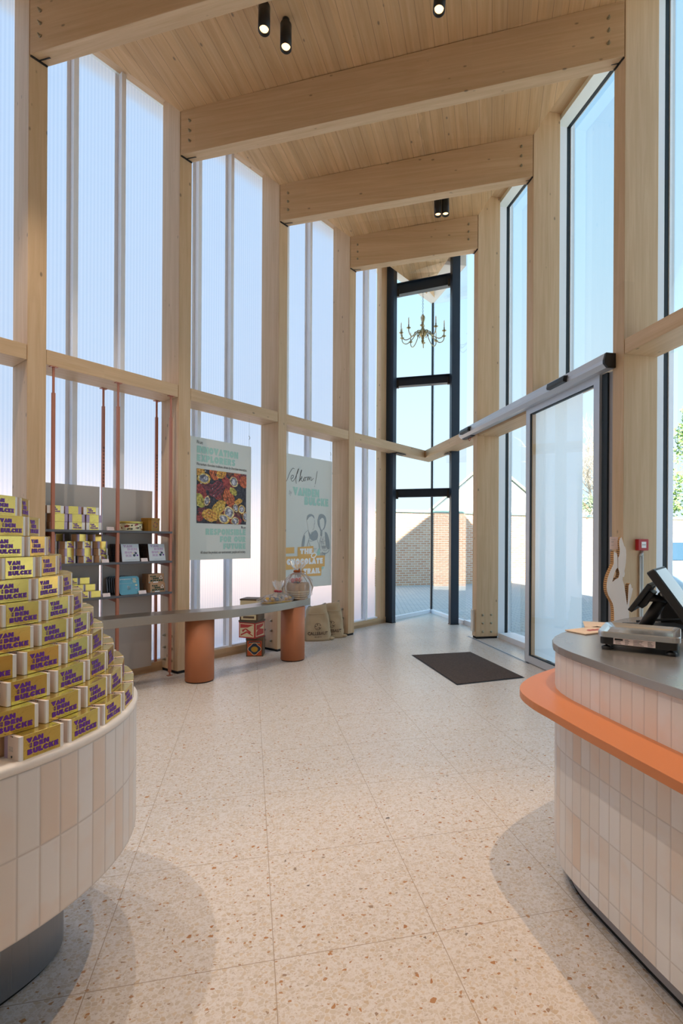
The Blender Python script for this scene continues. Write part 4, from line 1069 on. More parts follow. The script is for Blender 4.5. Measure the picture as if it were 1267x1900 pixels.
# kraft boxes with green lettering
def kraft_box(lab, s, o, z, rz):
    t = thing('kraft_box', lab, 'box', LT(s, o, z), ROTL + rz, 'kraft boxes with green lettering')
    w, d, h = .172, .12, .094
    m = MB(); m.box((-w / 2, 0, 0), (w / 2, d, h), 'kraft'); c = m.build('carton', t, world=False, bevel=.001)
    m = MB(); X = lambda x, y: V((-w / 2 + x * w, -.0012, y * h))
    block_text(m, 'VAN', .18, X, 'green_ink', .10, .64, width=.37); block_text(m, 'DEN', .18, X, 'green_ink', .28, .41, width=.36); block_text(m, 'BULCKE', .19, X, 'green_ink', .12, .17, width=.8)
    font_text(m, '18', .12, X, 'green_ink', .17, .51, width=.05); font_text(m, '48', .12, X, 'green_ink', .17, .41, width=.05)
    for a in (90, 210, 330):
        q = [X(.80 + r * .9 * math.cos(R(b)) * .1, .58 + r * 1.7 * math.sin(R(b)) * .1) for r in (.65, 1.15) for b in (a - 42, a, a + 42)]
        m.add(q, [(0, 1, 4, 3), (1, 2, 5, 4)], 'card_white')
    m.add([X(.3, .04), X(.62, .04), X(.62, .15), X(.3, .15)], [(0, 1, 2, 3)], 'card_white'); m.add([X(.03, .04), X(.1, .04), X(.1, .14), X(.03, .14)], [(0, 1, 2, 3)], 'tin_blue')
    m.build('lettering', c, world=False, recalc=False)
kraft_box('kraft box with green lettering, lower of the two on the lowest shelf', -1.61, .05, .8845, R(4))
kraft_box('kraft box with green lettering, upper of the two on the lowest shelf', -1.622, .06, .9795, R(1))

# ================================================================== POSTERS
def poster(name, lab, s0, s1, z0, z1, o, wires):
    t = thing(name, lab, 'poster', LT((s0 + s1) / 2, o, z0), ROTL)
    w = s1 - s0; h = z1 - z0
    m = MB(); m.box((-w / 2, 0, 0), (w / 2, .006, h), 'poster_paper'); m.build('board', t, world=False)
    for x in (-w / 2 + .03, w / 2 - .03):
        m = MB(); m.tube([(x, .003, h - .02), (x, .003, h + .09)], .0015, 'ink_grey', 5); m.tube([(x, .003, h + .09), (x + .012, .003, h + .11), (x - .004, .003, h + .135)], .004, 'bolt_steel', 5); m.tube([(x, .003, h + .13), (x, .003, 2.94 - z0)], .0012, 'ink_grey', 5)
        m.build('hanging_wire', t, world=False)
    X = lambda x, y: V((-w / 2 + x * w, -.0015, y * h))
    return t, X, w, h
# poster 1: seen face s -1.19..-.345
t, X, w, h = poster('hanging_poster', 'pale green poster with cocoa pod photograph hanging left on the wall', -1.265, -.305, 1.20, 2.592, .16, True)
m = MB(); u = lambda s: (s + 1.265) / .96
x0 = .19
block_text(m, 'INNOVATION', .058, X, 'mint', x0, .873, width=.60); block_text(m, 'EXPLORERS', .056, X, 'mint', x0, .805, width=.555)
font_text(m, 'We are', .042, X, 'ink_dark', x0 - .005, .947, width=.085, offset=.004)
font_text(m, 'We nurture chocolate tradition, driven by chocolate innovation.', .034, X, 'ink_dark', x0 - .005, .772, width=.745, offset=.004)
m.build('upper_lettering', t, world=False, recalc=False); m = MB()
xr_ = .915
font_text(m, 'We are', .038, X, 'ink_dark', xr_, .262, width=.075, align='RIGHT', offset=.004)
block_text(m, 'RESPONSIBLE', .053, X, 'mint', xr_, .205, width=.60, align='r'); block_text(m, 'FOR OUR', .05, X, 'mint', xr_, .145, width=.395, align='r'); block_text(m, 'FUTURE', .05, X, 'mint', xr_, .085, width=.345, align='r')
font_text(m, 'All about the product, our environment, people and society.', .034, X, 'ink_dark', xr_, .049, width=.67, align='RIGHT', offset=.004)
m.build('poster_lettering', t, world=False, recalc=False)
def pod_mat(nm, c):
    m_ = mat(nm, hexc(c), .5); t_ = NT(m_); tc_ = t_.n('ShaderNodeTexCoord'); n_ = t_.n('ShaderNodeTexNoise', i_Scale=38.0, i_Detail=6.0, i_Roughness=.7); t_.l(tc_.outputs['Object'], n_.inputs['Vector'])
    k = hexc(c); t_.l(t_.ramp(n_.outputs['Fac'], [(.36, tuple(x * .22 for x in k)), (.5, k), (.66, tuple(min(1, x * 1.7 + .05) for x in k))]), t_.p.inputs['Base Color'])
for nm, c in (('pod_dark', '2a2531'), ('pod_red', 'a33a2e'), ('pod_wine', '7a2a38'), ('pod_orange', 'c4622e'), ('pod_yellow', 'd2a23c'), ('pod_lime', 'b3b04e'), ('pod_brown', '7c4426'), ('pulp', 'c3c3cc'), ('rind', 'd9c58e'), ('pulp_shade', '7f7c8c')): pod_mat(nm, c)
m = MB(); px0, px1, py0, py1 = x0, xr_ + .005, .30, .745
def lay(z): return lambda x, y: X(px0 + (px1 - px0) * x, py0 + (py1 - py0) * y) + V((0, -z, 0))
m.add([lay(0)(0, 0), lay(0)(1, 0), lay(0)(1, 1), lay(0)(0, 1)], [(0, 1, 2, 3)], 'pod_dark')
def clipq(pts): return [(min(1, max(0, a)), min(1, max(0, b))) for a, b in pts]
zl = [0.0]
def ell(cx_, cy_, a, b, rot, c, n=18):
    zl[0] += .00002; L_ = lay(zl[0] + .0003)
    wob = [1 + random.uniform(-.09, .09) for _ in range(n)]; pts = [(cx_ + a * math.cos(i * 6.2832 / n) * math.cos(rot) - b * math.sin(i * 6.2832 / n) * math.sin(rot), cy_ + a * math.cos(i * 6.2832 / n) * math.sin(rot) + b * math.sin(i * 6.2832 / n) * math.cos(rot)) for i in range(n)]
    pts = [(cx_ + (p[0] - cx_) * w_, cy_ + (p[1] - cy_) * w_) for p, w_ in zip(pts, wob)]
    m.add([L_(*p) for p in clipq(pts)], [tuple(range(n))], c)
def pod(cx_, cy_, a, b, rot, c, c2):
    ell(cx_, cy_, a, b, rot, c)
    for k in (-.62, -.22, .2, .6): ell(cx_ - math.sin(rot) * b * k, cy_ + math.cos(rot) * b * k, a * math.sqrt(1 - k * k) * .92, b * .06, rot, c2, 10)
def open_pod(cx_, cy_, a, b, rot, c='pod_red'):
    ell(cx_, cy_, a * 1.15, b * 1.15, rot, c); ell(cx_, cy_, a, b, rot, 'rind'); ell(cx_, cy_, a * .8, b * .78, rot, 'pulp_shade')
    for _ in range(5): ell(cx_ + random.uniform(-.4, .4) * a, cy_ + random.uniform(-.4, .4) * b, a * .28, b * .25, random.uniform(0, 3), 'pulp', 9)
random.seed(11)
for _ in range(26): pod(random.random(), random.random(), random.uniform(.07, .13), random.uniform(.05, .08), random.uniform(0, 3.1), *random.choice([('pod_red', 'pod_wine'), ('pod_brown', 'pod_dark'), ('pod_orange', 'pod_brown'), ('pod_wine', 'pod_dark')]))
pod(.38, .65, .19, .13, .8, 'pod_wine', 'pod_dark'); pod(.06, .57, .15, .11, -.9, 'pod_red', 'pod_wine'); pod(.33, .93, .12, .09, -1.2, 'pod_orange', 'pod_brown'); pod(.47, .95, .11, .08, .5, 'pod_yellow', 'pod_orange')
pod(.60, .77, .14, .08, -1.2, 'pod_red', 'pod_wine'); pod(.63, .50, .17, .11, -1.2, 'pod_orange', 'pod_brown'); pod(.42, .30, .18, .105, .85, 'pod_yellow', 'pod_lime'); pod(.05, .42, .14, .09, -1.1, 'pod_lime', 'pod_yellow')
pod(.25, .15, .15, .12, -.4, 'pod_yellow', 'pod_orange'); pod(.95, .85, .12, .10, 1.5, 'pod_orange', 'pod_red'); pod(.72, .64, .10, .06, -.7, 'pod_lime', 'pod_yellow'); pod(.83, .45, .09, .05, .5, 'pod_yellow', 'pod_orange'); pod(.06, .95, .10, .08, .6, 'pod_yellow', 'pod_orange')
open_pod(.13, .83, .11, .09, 0, 'pod_yellow'); open_pod(.73, .83, .085, .10, .3); open_pod(.19, .42, .055, .09, -.2); open_pod(.63, .22, .10, .12, .3); open_pod(.77, .32, .06, .08, .2, 'pod_brown'); open_pod(.90, .30, .065, .08, 0, 'pod_yellow'); open_pod(.52, .10, .10, .08, -.4, 'pod_yellow'); open_pod(.76, .06, .08, .08, .3); open_pod(.98, .16, .06, .09, 0)
for _ in range(70): ell(random.random(), random.random(), random.uniform(.006, .016), random.uniform(.004, .010), random.uniform(0, 3), random.choice(['pulp', 'pod_dark', 'rind', 'pod_dark']), 6)
m.build('cocoa_pod_print', t, world=False, recalc=False)

# poster 2: visible face s .30..1.23, hidden part behind the column
t, X, w, h = poster('hanging_poster', 'pale green welcome poster with orange trail banner hanging right on the wall', .165, 1.225, .765, 2.60, .17, True)
m = MB(); Q = lambda s: (s - .165) / 1.06
# pixel-free layout: fractions of the board
block_text(m, 'VANDEN', .062, X, 'mint', .25, .698, width=.49); block_text(m, 'BULCKE', .062, X, 'mint', .455, .632, width=.47)
font_text(m, 'by', .05, X, 'ink_grey', .175, .70, width=.055, shear=.4)
m.build('poster_lettering', t, world=False, recalc=False)
m = MB()
def stroke(pts, r=.0045, c='ink_dark', n=5):
    P = [X(*p) + V((0, -.001, 0)) for p in pts]
    out = []
    for i, p in enumerate(P):
        d = (P[min(i + 1, len(P) - 1)] - P[max(i - 1, 0)]).normalized(); nn = V((-d.z, 0, d.x)); out += [p + nn * r, p - nn * r]
    m.add(out, [(2 * i, 2 * i + 1, 2 * i + 3, 2 * i + 2) for i in range(len(P) - 1)], c)
def sm_(pts, k=5):
    out = []
    for i in range(len(pts) - 1):
        p0 = pts[max(i - 1, 0)]; p1 = pts[i]; p2 = pts[i + 1]; p3 = pts[min(i + 2, len(pts) - 1)]
        for j in range(k):
            a = j / k; out.append(tuple(.5 * ((2 * p1[q]) + (-p0[q] + p2[q]) * a + (2 * p0[q] - 5 * p1[q] + 4 * p2[q] - p3[q]) * a * a + (-p0[q] + 3 * p1[q] - 3 * p2[q] + p3[q]) * a ** 3) for q in (0, 1)))
    return out + [pts[-1]]
for pts in ([(.05, .865), (.09, .80), (.13, .795), (.19, .86), (.24, .895), (.27, .893)],
            [(.22, .815), (.25, .83), (.25, .845), (.22, .84), (.21, .815), (.24, .80), (.285, .825), (.34, .885), (.345, .90), (.325, .88), (.30, .82), (.305, .785)],
            [(.355, .80), (.39, .87), (.405, .895), (.385, .875), (.365, .81), (.40, .845), (.41, .835), (.385, .825), (.42, .808), (.44, .825), (.455, .842), (.445, .82), (.465, .815), (.475, .84), (.455, .842)],
            [(.475, .84), (.50, .845), (.515, .845), (.51, .82), (.535, .85), (.545, .845), (.54, .825), (.565, .85), (.58, .845), (.575, .825), (.60, .83), (.625, .845)],
            [(.70, .905), (.66, .80)], [(.645, .785), (.650, .780)]):
    stroke(sm_(pts), .003)
m.build('welcome_script', t, world=False, recalc=False)
m = MB()
def poly(pts, c, dz=.001): m.add([X(*p) + V((0, -dz, 0)) for p in pts], [tuple(range(len(pts)))], c)
def curvy(pts, c, dz=.001): poly(sm_(pts + [pts[0]])[:-1], c, dz)
# printed couple in aprons
curvy([(.50, .51), (.53, .55), (.58, .56), (.62, .55), (.65, .52), (.63, .47), (.60, .43), (.55, .42), (.53, .45)], 'poster_paper', .0011)
curvy([(.50, .515), (.52, .553), (.58, .565), (.635, .552), (.645, .53), (.60, .548), (.55, .54), (.515, .52)], 'ink_grey', .0013)
stroke(sm_([(.645, .53), (.655, .50), (.64, .475), (.645, .465), (.61, .44), (.555, .445), (.535, .48)]), .003, 'ink_grey')
stroke([(.60, .505), (.625, .505)], .003, 'ink_grey'); stroke([(.60, .47), (.62, .468)], .003, 'ink_grey')
curvy([(.53, .44), (.58, .405), (.63, .43), (.68, .44), (.72, .41), (.70, .37), (.62, .36), (.56, .38)], 'ink_grey', .0012)
stroke(sm_([(.53, .44), (.46, .41), (.42, .35), (.41, .29)]), .003, 'ink_grey'); stroke(sm_([(.55, .38), (.52, .33), (.50, .28)]), .0035, 'ink_grey')
stroke(sm_([(.53, .36), (.60, .355), (.70, .37)]), .003, 'ink_grey'); stroke(sm_([(.70, .37), (.74, .32), (.75, .28)]), .003, 'ink_grey')
curvy([(.71, .52), (.74, .562), (.80, .57), (.86, .555), (.885, .52), (.87, .48), (.84, .45), (.81, .44), (.80, .40), (.77, .40), (.77, .44), (.72, .48)], 'ink_grey', .0012)
curvy([(.75, .52), (.80, .54), (.84, .525), (.845, .48), (.82, .455), (.79, .445), (.76, .475)], 'poster_paper', .0014)
stroke([(.77, .50), (.79, .502)], .003, 'ink_grey', 3); stroke([(.81, .502), (.83, .50)], .003, 'ink_grey'); stroke(sm_([(.785, .467), (.80, .46), (.82, .468)]), .003, 'ink_grey')
curvy([(.86, .43), (.90, .42), (.945, .37), (.96, .31), (.93, .29), (.89, .31), (.87, .37)], 'ink_grey', .0012)
stroke(sm_([(.80, .40), (.76, .36), (.75, .31), (.78, .28)]), .003, 'ink_grey'); stroke(sm_([(.86, .43), (.87, .36), (.88, .31)]), .003, 'ink_grey'); stroke(sm_([(.96, .31), (.93, .27), (.85, .255), (.80, .27)]), .0045, 'ink_grey'); stroke(sm_([(.93, .30), (.88, .28), (.82, .285)]), .003, 'ink_grey')
for k in range(9): stroke([(.80 + k * .009, .285 + (k % 3) * .006), (.802 + k * .009, .32)], .002, 'ink_grey')
for k in range(7): stroke([(.77 + k * .015, .235), (.775 + k * .015, .265)], .003, 'ink_grey')
for k in range(10):
    a = k / 9; stroke(sm_([(.53 + a * .02, .36 - .01 * k * .2), (.56 + .06 * a, .33 - .05 * a), (.60 + .1 * a, .30)]), .0012, 'ink_grey')
for k in range(12): stroke([(.545 + .013 * k, .40 + .02 * math.sin(k)), (.55 + .013 * k, .43)], .002, 'ink_grey')
curvy([(.425, .36), (.45, .40), (.47, .39), (.46, .33), (.435, .29), (.415, .30)], 'ink_grey', .0011)
stroke([(.585, .515), (.60, .518)], .003, 'ink_grey'); stroke([(.628, .52), (.64, .517)], .003, 'ink_grey'); stroke(sm_([(.63, .505), (.645, .49), (.632, .485)]), .002, 'ink_grey')
stroke([(.765, .512), (.79, .516)], .003, 'ink_grey'); stroke([(.815, .515), (.838, .512)], .003, 'ink_grey'); stroke(sm_([(.80, .50), (.806, .482), (.796, .478)]), .002, 'ink_grey')
stroke(sm_([(.76, .36), (.80, .35), (.87, .36)]), .0025, 'ink_grey')
for k in range(22): stroke([(.765 + .09 * random.random(), .30 + .10 * random.random())] * 1 + [(.77 + .09 * random.random(), .30 + .10 * random.random())], .0012, 'ink_grey')
# orange banner
poly([(.0, .305), (.275, .31), (.275, .265), (.33, .265), (.0, .262)], 'mustard_print', .0016)
poly([(.335, .31), (.63, .318), (.635, .24), (.335, .24)], 'mustard_print', .0016)
poly([(.10, .242), (.86, .242), (.855, .155), (.10, .143)], 'mustard_print', .0017)
poly([(.42, .16), (.795, .16), (.785, .083), (.40, .086)], 'mustard_print', .0018)
curvy([(.68, .255), (.74, .30), (.76, .275), (.75, .25), (.70, .245)], 'mint', .0019); curvy([(.36, .155), (.33, .12), (.36, .095), (.39, .12), (.395, .15)], 'mint', .0019); curvy([(.80, .155), (.84, .145), (.80, .13)], 'mint', .0019)
curvy([(.58, .245), (.62, .265), (.68, .262), (.70, .25), (.66, .228), (.60, .225)], 'card_white', .002); curvy([(.60, .242), (.63, .257), (.675, .253), (.655, .236), (.615, .232)], 'mustard_print', .0021)
b = m.build('trail_print', t, world=False, recalc=False)
m = MB(); X2 = lambda x, y: X(x, y) + V((0, -.0032, 0))
block_text(m, 'THE', .042, X2, 'card_white', .375, .257, width=.235); block_text(m, 'CHOCOLATE', .046, X2, 'card_white', .14, .178, width=.675); block_text(m, 'TRAIL', .043, X2, 'card_white', .44, .103, width=.325)
m.build('trail_lettering', t, world=False, recalc=False)

# ================================================================== BENCH
bf = [(-2.75, 3.72), (-2.62, 4.05), (-2.43, 4.36), (-2.24, 4.58), (-2.02, 4.79), (-1.85, 4.92), (-1.63, 5.055), (-1.47, 5.17), (-1.323, 5.30), (-1.126, 5.535), (-.99, 5.745), (-.92, 5.868), (-.82, 6.06), (-.773, 6.175), (-.692, 6.345)]
t = thing('curved_bench', 'curved brushed steel bench on two terracotta cylinders along the left wall', 'bench', (-1.5, 5.3, 0), ROTL)
sp = sm_(bf, 4); bk = []
for i, p in enumerate(sp):
    d = V((*sp[min(i + 1, len(sp) - 1)], 0)) - V((*sp[max(i - 1, 0)], 0)); d.normalize(); nn = V((-d.y, d.x, 0)); bk.append((p[0] + nn.x * .26, p[1] + nn.y * .26))
m = MB(); N_ = len(sp)
for z0, z1 in ((.632, .715),):
    vs = [V((*p, z0)) for p in sp] + [V((*p, z0)) for p in bk] + [V((*p, z1)) for p in sp] + [V((*p, z1)) for p in bk]
    fs = []
    for i in range(N_ - 1): fs += [(i, i + 1, N_ + i + 1, N_ + i), (2 * N_ + i, 2 * N_ + i + 1, 3 * N_ + i + 1, 3 * N_ + i), (i, i + 1, 2 * N_ + i + 1, 2 * N_ + i), (N_ + i, N_ + i + 1, 3 * N_ + i + 1, 3 * N_ + i)]
    fs += [(0, N_, 3 * N_, 2 * N_), (N_ - 1, 2 * N_ - 1, 4 * N_ - 1, 3 * N_ - 1)]
    m.add(vs, fs, 'bench_steel')
m.build('steel_top', t, bevel=.003)
for x, y in ((-1.690, 5.215), (-.878, 6.150)):
    m = MB(); m.lathe([(.143, .012), (.143, .632)], 'terracotta', c=(x, y, 0), n=48); l = m.build('leg', t)
    m = MB(); m.lathe([(.136, 0), (.136, .013)], 'rubber', c=(x, y, 0), n=40); m.build('foot_ring', l)

# ================================================================== VINTAGE TINS
def vtin(lab, c, z, rz, w, d, h, body, lidc, kind):
    t = thing('vintage_tin', lab, 'tin', (c[0], c[1], z), rz, 'stack of vintage tins')
    m = MB(); m.box((-w / 2, -d / 2, 0), (w / 2, d / 2, h * .9), body); b = m.build('body', t, world=False, bevel=.003)
    m = MB(); m.box((-w / 2 - .003, -d / 2 - .003, h * .88), (w / 2 + .003, d / 2 + .003, h), lidc); m.build('lid', t, world=False, bevel=.002)
    m = MB(); F = lambda x, y: V((-w / 2 + x * w, -d / 2 - .0012, y * h * .9)); Sd = lambda x, y: V((w / 2 + .0012, -d / 2 + x * d, y * h * .9))
    def pl(f, pts, c_, k=0): m.add([f(*p) + (V((0, -k, 0)) if f is F else V((k, 0, 0))) for p in pts], [tuple(range(len(pts)))], c_)
    if kind == 'lion':
        pl(F, [(.08, .06), (.92, .06), (.92, .94), (.08, .94)], 'tin_orange')
        pl(F, [(.5 + .36 * math.cos(a) * (1 + .12 * math.cos(4 * a)), .46 + .34 * math.sin(a) * (1 + .12 * math.cos(4 * a))) for a in [i * .2094 for i in range(30)]], 'tin_straw', .0004)
        pl(F, [(.5 + .33 * math.cos(a) * (1 + .12 * math.cos(4 * a)), .46 + .31 * math.sin(a) * (1 + .12 * math.cos(4 * a))) for a in [i * .2094 for i in range(30)]], 'tin_navy', .0008)
        pl(F, [(.5 + .2 * math.cos(a), .44 + .17 * math.sin(a)) for a in [i * .3142 for i in range(20)]], 'sweet_gold', .0012)
        pl(F, [(.15, .74), (.3, .82), (.5, .85), (.7, .82), (.85, .74), (.85, .9), (.15, .9)], 'tin_navy', .0008)
        font_text(m, 'LE LION BELGE', .10, lambda x, y: F(x, y) + V((0, -.0014, 0)), 'tin_straw', .18, .78, width=.64, offset=.02)
    elif kind == 'red':
        pl(F, [(.06, .08), (.94, .08), (.94, .92), (.06, .92)], 'tin_straw')
        pl(F, [(.1, .62), (.55, .68), (.9, .86), (.1, .88)], 'tin_red', .0004); pl(F, [(.12, .12), (.5, .35), (.88, .14), (.88, .2), (.5, .45), (.12, .22)], 'tin_red', .0004)
        pl(F, [(.25, .35), (.42, .55), (.7, .3), (.78, .4), (.45, .62), (.2, .5)], 'tin_red', .0004)
        random.seed(5)
        for _ in range(40):
            x, y = random.uniform(.1, .88), random.uniform(.12, .88); pl(F, [(x, y), (x + .03, y + .01), (x + .02, y + .04)], 'tin_red', .0006)
        pl(Sd, [(.08, .1), (.92, .1), (.92, .9), (.08, .9)], 'tin_straw'); pl(Sd, [(.14, .5), (.8, .7), (.86, .86), (.14, .84)], 'tin_red', .0004); pl(Sd, [(.14, .15), (.86, .2), (.86, .5), (.4, .6), (.14, .4)], 'tin_red', .0004)
    else:
        pl(F, [(.1, .1), (.9, .1), (.9, .8), (.1, .8)], 'tin_straw'); pl(F, [(.2, .3), (.8, .3), (.8, .6), (.2, .6)], 'tin_brown', .0004)
    m.build('label_print', b, world=False, recalc=False)
vtin('orange vintage tin with a navy shield and round fruit, bottom of the stack', (-1.372, 6.385), 0, R(4), .205, .20, .226, 'tin_brown', 'tin_brown', 'lion')
vtin('red and cream illustrated vintage tin, middle of the stack', (-1.418, 6.37), .227, R(-22), .235, .21, .215, 'tin_red', 'tin_brown', 'red')
vtin('plain dark brown vintage tin just under the top one, mostly behind the bench', (-1.415, 6.37), .443, R(-10), .24, .215, .10, 'tin_brown', 'tin_brown', 'plain')
vtin('cream and brown vintage tin, top of the stack behind the bench', (-1.41, 6.36), .544, R(-10), .235, .205, .165, 'tin_straw', 'tin_brown', 'plain')

# ================================================================== SACKS
def sack(lab, c, rz, w, h, lean):
    t = thing('burlap_sack', lab, 'sack', c, rz, 'burlap sacks by the left wall')
    m = MB(); nn_ = 22; rows_ = 14; vs = []
    for j in range(rows_ + 1):
        f = j / rows_; ww = w / 2 * (1.05 - .34 * f ** 1.6 + .06 * math.sin(f * 3)); dd = .092 * (1 - .55 * f ** 1.5) + .01
        z = h * f
        for i in range(nn_):
            a = 2 * math.pi * i / nn_; ca, sa = math.cos(a), math.sin(a)
            x = ww * math.copysign(abs(ca) ** .7, ca); y = dd * math.copysign(abs(sa) ** .8, sa)
            k = .008 * math.sin(a * 5 + j * .9) + .007 * math.sin(a * 3 - j * 1.7)
            vs.append(V((x * (1 + k * 4), y + k + lean * z, z + (.03 * ca * abs(ca) if j == rows_ else 0) + (.012 * math.sin(3 * a) if j == rows_ else 0))))
    fs = [(j * nn_ + i, j * nn_ + (i + 1) % nn_, (j + 1) * nn_ + (i + 1) % nn_, (j + 1) * nn_ + i) for j in range(rows_) for i in range(nn_)] + [tuple(range(nn_))[::-1], tuple(range(rows_ * nn_, (rows_ + 1) * nn_))]
    m.add(vs, fs, 'burlap', True)
    for sg in (-1, 1): m.ball((sg * w * .52, -.03, .025), .045, 'burlap', sc=(1.3, .8, .55))
    m.tube([(-w * .36, -.07 + lean * h * .78 - .01, h * .80), (0, -.09 + lean * h * .8, h * .79), (w * .36, -.07 + lean * h * .78 - .01, h * .80)], .006, 'burlap', 6)
    b = m.build('bag', t, world=False)
    def F(x, z):
        f = z / h; dd = .092 * (1 - .55 * f ** 1.5) + .01
        return V((x, -dd * (max(0, 1 - abs(x / (w * .56)) ** 2.2)) ** .42 - .012 + lean * z, z))
    m = MB(); zc = .205
    for r0, r1 in ((.043, .048),):
        q = [F(r * math.cos(i * .2618), zc + r * math.sin(i * .2618)) for r in (r0, r1) for i in range(24)]
        m.add(q, [(i, (i + 1) % 24, 24 + (i + 1) % 24, 24 + i) for i in range(24)], 'ink_brown')
    for k in range(5):
        a = R(90 + 72 * k); 
        q = [F((r + .008 * e) * math.cos(a + .5 * e * (.3 + r * 12)), zc + r * math.sin(a + .5 * e * (.3 + r * 12))) for r in (.012, .024, .036) for e in (0, 1)]
        m.add(q, [(0, 1, 3, 2), (2, 3, 5, 4)], 'ink_brown')
    m.build('round_emblem', b, world=False, recalc=False)
    m = MB(); X = lambda x, y: F(x, y)
    font_text(m, 'CALLEBAUT', .062, X, 'ink_brown', -.145, .09, width=.29, offset=.018); m2 = m
    font_text(m, 'BELGIUM 1911', .022, X, 'ink_brown', -.05, .055, width=.10, offset=.01)
    m.build('sack_lettering', b, world=False, recalc=False)
sack('left burlap sack with round emblem, leaning in front beside the bench end', (-.70, 7.345, 0), R(14), .37, .485, .10)
sack('right burlap sack with round emblem, partly behind the left one', (-.515, 7.565, 0), R(10), .35, .50, .06)

# ================================================================== GIFT BASKET AND TRAY
t = thing('gift_basket', 'round wicker gift basket with red sweets wrapped in cellophane on the bench end', 'gift basket', (-.825, 6.20, .7155))
m = MB(); m.lathe([(.095, 0), (.115, .04), (.135, .10), (.140, .16), (.128, .20), (.12, .2), (.0001, .19)], 'wicker', n=28); m.build('wicker_pot', t, world=False)
m = MB()
for k in range(4): 
    zz = .022 + k * .026; r = .112 + k * .008; m.tube([(r * math.cos(i * .2618), r * math.sin(i * .2618), zz) for i in range(25)], .008, 'rope_cream', 6, False)
m.build('cream_rope', t, world=False)
m = MB(); random.seed(9)
for k in range(14):
    a = random.uniform(0, 6.28); r = random.uniform(0, .09); m.ball((r * math.cos(a), r * math.sin(a), .215 + random.uniform(0, .035)), random.uniform(.022, .032), ['sweet_red', 'sweet_white', 'tin_navy', 'sweet_red', 'sweet_gold'][k % 5], 10, 6)
m.build('wrapped_sweets', t, world=False)
def ruffle(prof, n, amp, seed, lobes=7):
    random.seed(seed); ph = [random.uniform(0, 6.28) for _ in range(4)]; vs = []
    for j, (r, z) in enumerate(prof):
        for i in range(n):
            a = 2 * math.pi * i / n; k = 1 + amp * (math.sin(lobes * a + ph[0] + j * .4) * .6 + math.sin((lobes * 2 + 1) * a + ph[1] - j) * .4) * (.3 + r * 5)
            vs.append(V((r * k * math.cos(a), r * k * math.sin(a), z + amp * .04 * math.sin(5 * a + ph[2]) * (1 if j == len(prof) - 1 else .2))))
    return vs, [(j * n + i, j * n + (i + 1) % n, (j + 1) * n + (i + 1) % n, (j + 1) * n + i) for j in range(len(prof) - 1) for i in range(n)]
m = MB(); vs, fs = ruffle([(.10, .0), (.155, .06), (.165, .15), (.15, .23), (.10, .29), (.022, .335), (.04, .36), (.085, .41), (.10, .46)], 48, .22, 4); m.add(vs, fs, 'cellophane'); m.build('cellophane_wrap', t, world=False, recalc=False)
m = MB(); m.lathe([(.024, .325), (.03, .335), (.024, .345)], 'ribbon_copper', n=14); m.ball((-.02, -.03, .34), .028, 'ribbon_copper', sc=(1.2, .5, .6)); m.ball((.02, -.035, .35), .022, 'ribbon_copper', sc=(.6, .5, 1.2)); m.tube([(.02, -.03, .345), (.06, -.04, .34), (.10, -.045, .325)], .004, 'ribbon_copper', 5); m.build('copper_bow', t, world=False)

t = thing('gift_tray', 'long cellophane gift tray with red ribbon and gold sweets on the bench', 'gift tray', (-1.03, 5.91, .7155), R(44))
m = MB(); q = [(-.20, 0), (-.16, -.055), (.02, -.075), (.16, -.07), (.20, -.02), (.16, .06), (-.12, .05)]
m.prism(q, 0, .012, 'sweet_gold'); m.build('tray_base', t, world=False)
m = MB(); random.seed(21)
for k in range(26):
    x = random.uniform(-.16, .16); y = random.uniform(-.04, .035); m.ball((x, y, .028 + random.uniform(0, .02)), random.uniform(.018, .027), random.choice(['sweet_gold', 'tin_navy', 'sweet_white', 'sweet_gold', 'sweet_white']), 8, 6, (1.3, .8, .8))
m.build('wrapped_sweets', t, world=False)
m = MB(); vs, fs = ruffle([(.16, .004), (.165, .035), (.12, .075), (.05, .105), (.016, .125), (.035, .15), (.07, .19), (.085, .24)], 40, .25, 8); vs = [V((p.x * (1.3 if p.z < .1 else .8) + (.02 if p.z > .1 else 0), p.y * (.55 if p.z < .1 else .8), p.z)) for p in vs]
m.add(vs, fs, 'cellophane'); m.build('cellophane_wrap', t, world=False, recalc=False)
m = MB(); m.ball((.0, -.02, .125), .014, 'ribbon_red'); m.ball((-.028, -.02, .13), .02, 'ribbon_red', sc=(1.3, .5, .7)); m.ball((.035, -.02, .12), .02, 'ribbon_red', sc=(1.3, .5, .7)); m.build('red_ribbon', t, world=False)

# ================================================================== CHANDELIER
t = thing('brass_chandelier', 'ten-armed brass chandelier hanging on a chain in the glazed tip', 'chandelier', (1.008, 9.35, 5.0))
m = MB(); m.lathe([(.006, .12), (.028, .14), (.06, .18), (.075, .215), (.07, .25), (.045, .28), (.03, .30), (.022, .33), (.035, .345), (.022, .36), (.02, .40), (.026, .43), (.038, .47), (.042, .50), (.036, .525), (.02, .54), (.008, .56)], 'brass', n=20)
m.lathe([(.0001, .02), (.02, .04), (.03, .07), (.02, .10), (.03, .13), (.02, .15)], 'brass', n=14); m.build('central_stem', t, world=False)
m = MB(); z = .56; k = 0
while z < .96:
    X = Matrix.Translation((0, 0, z)) @ Matrix.Rotation(R(90 * (k % 2)), 4, 'Z')
    m.tube([X @ V((.012 * math.cos(a), 0, .019 * math.sin(a))) for a in [i * .698 for i in range(10)]], .0028, 'chain_metal', 5, False); z += .031; k += 1
m.build('chain', t, world=False)
m = MB(); m.lathe([(.035, .965), (.03, .985), (.0001, .99)], 'chain_metal', n=16)
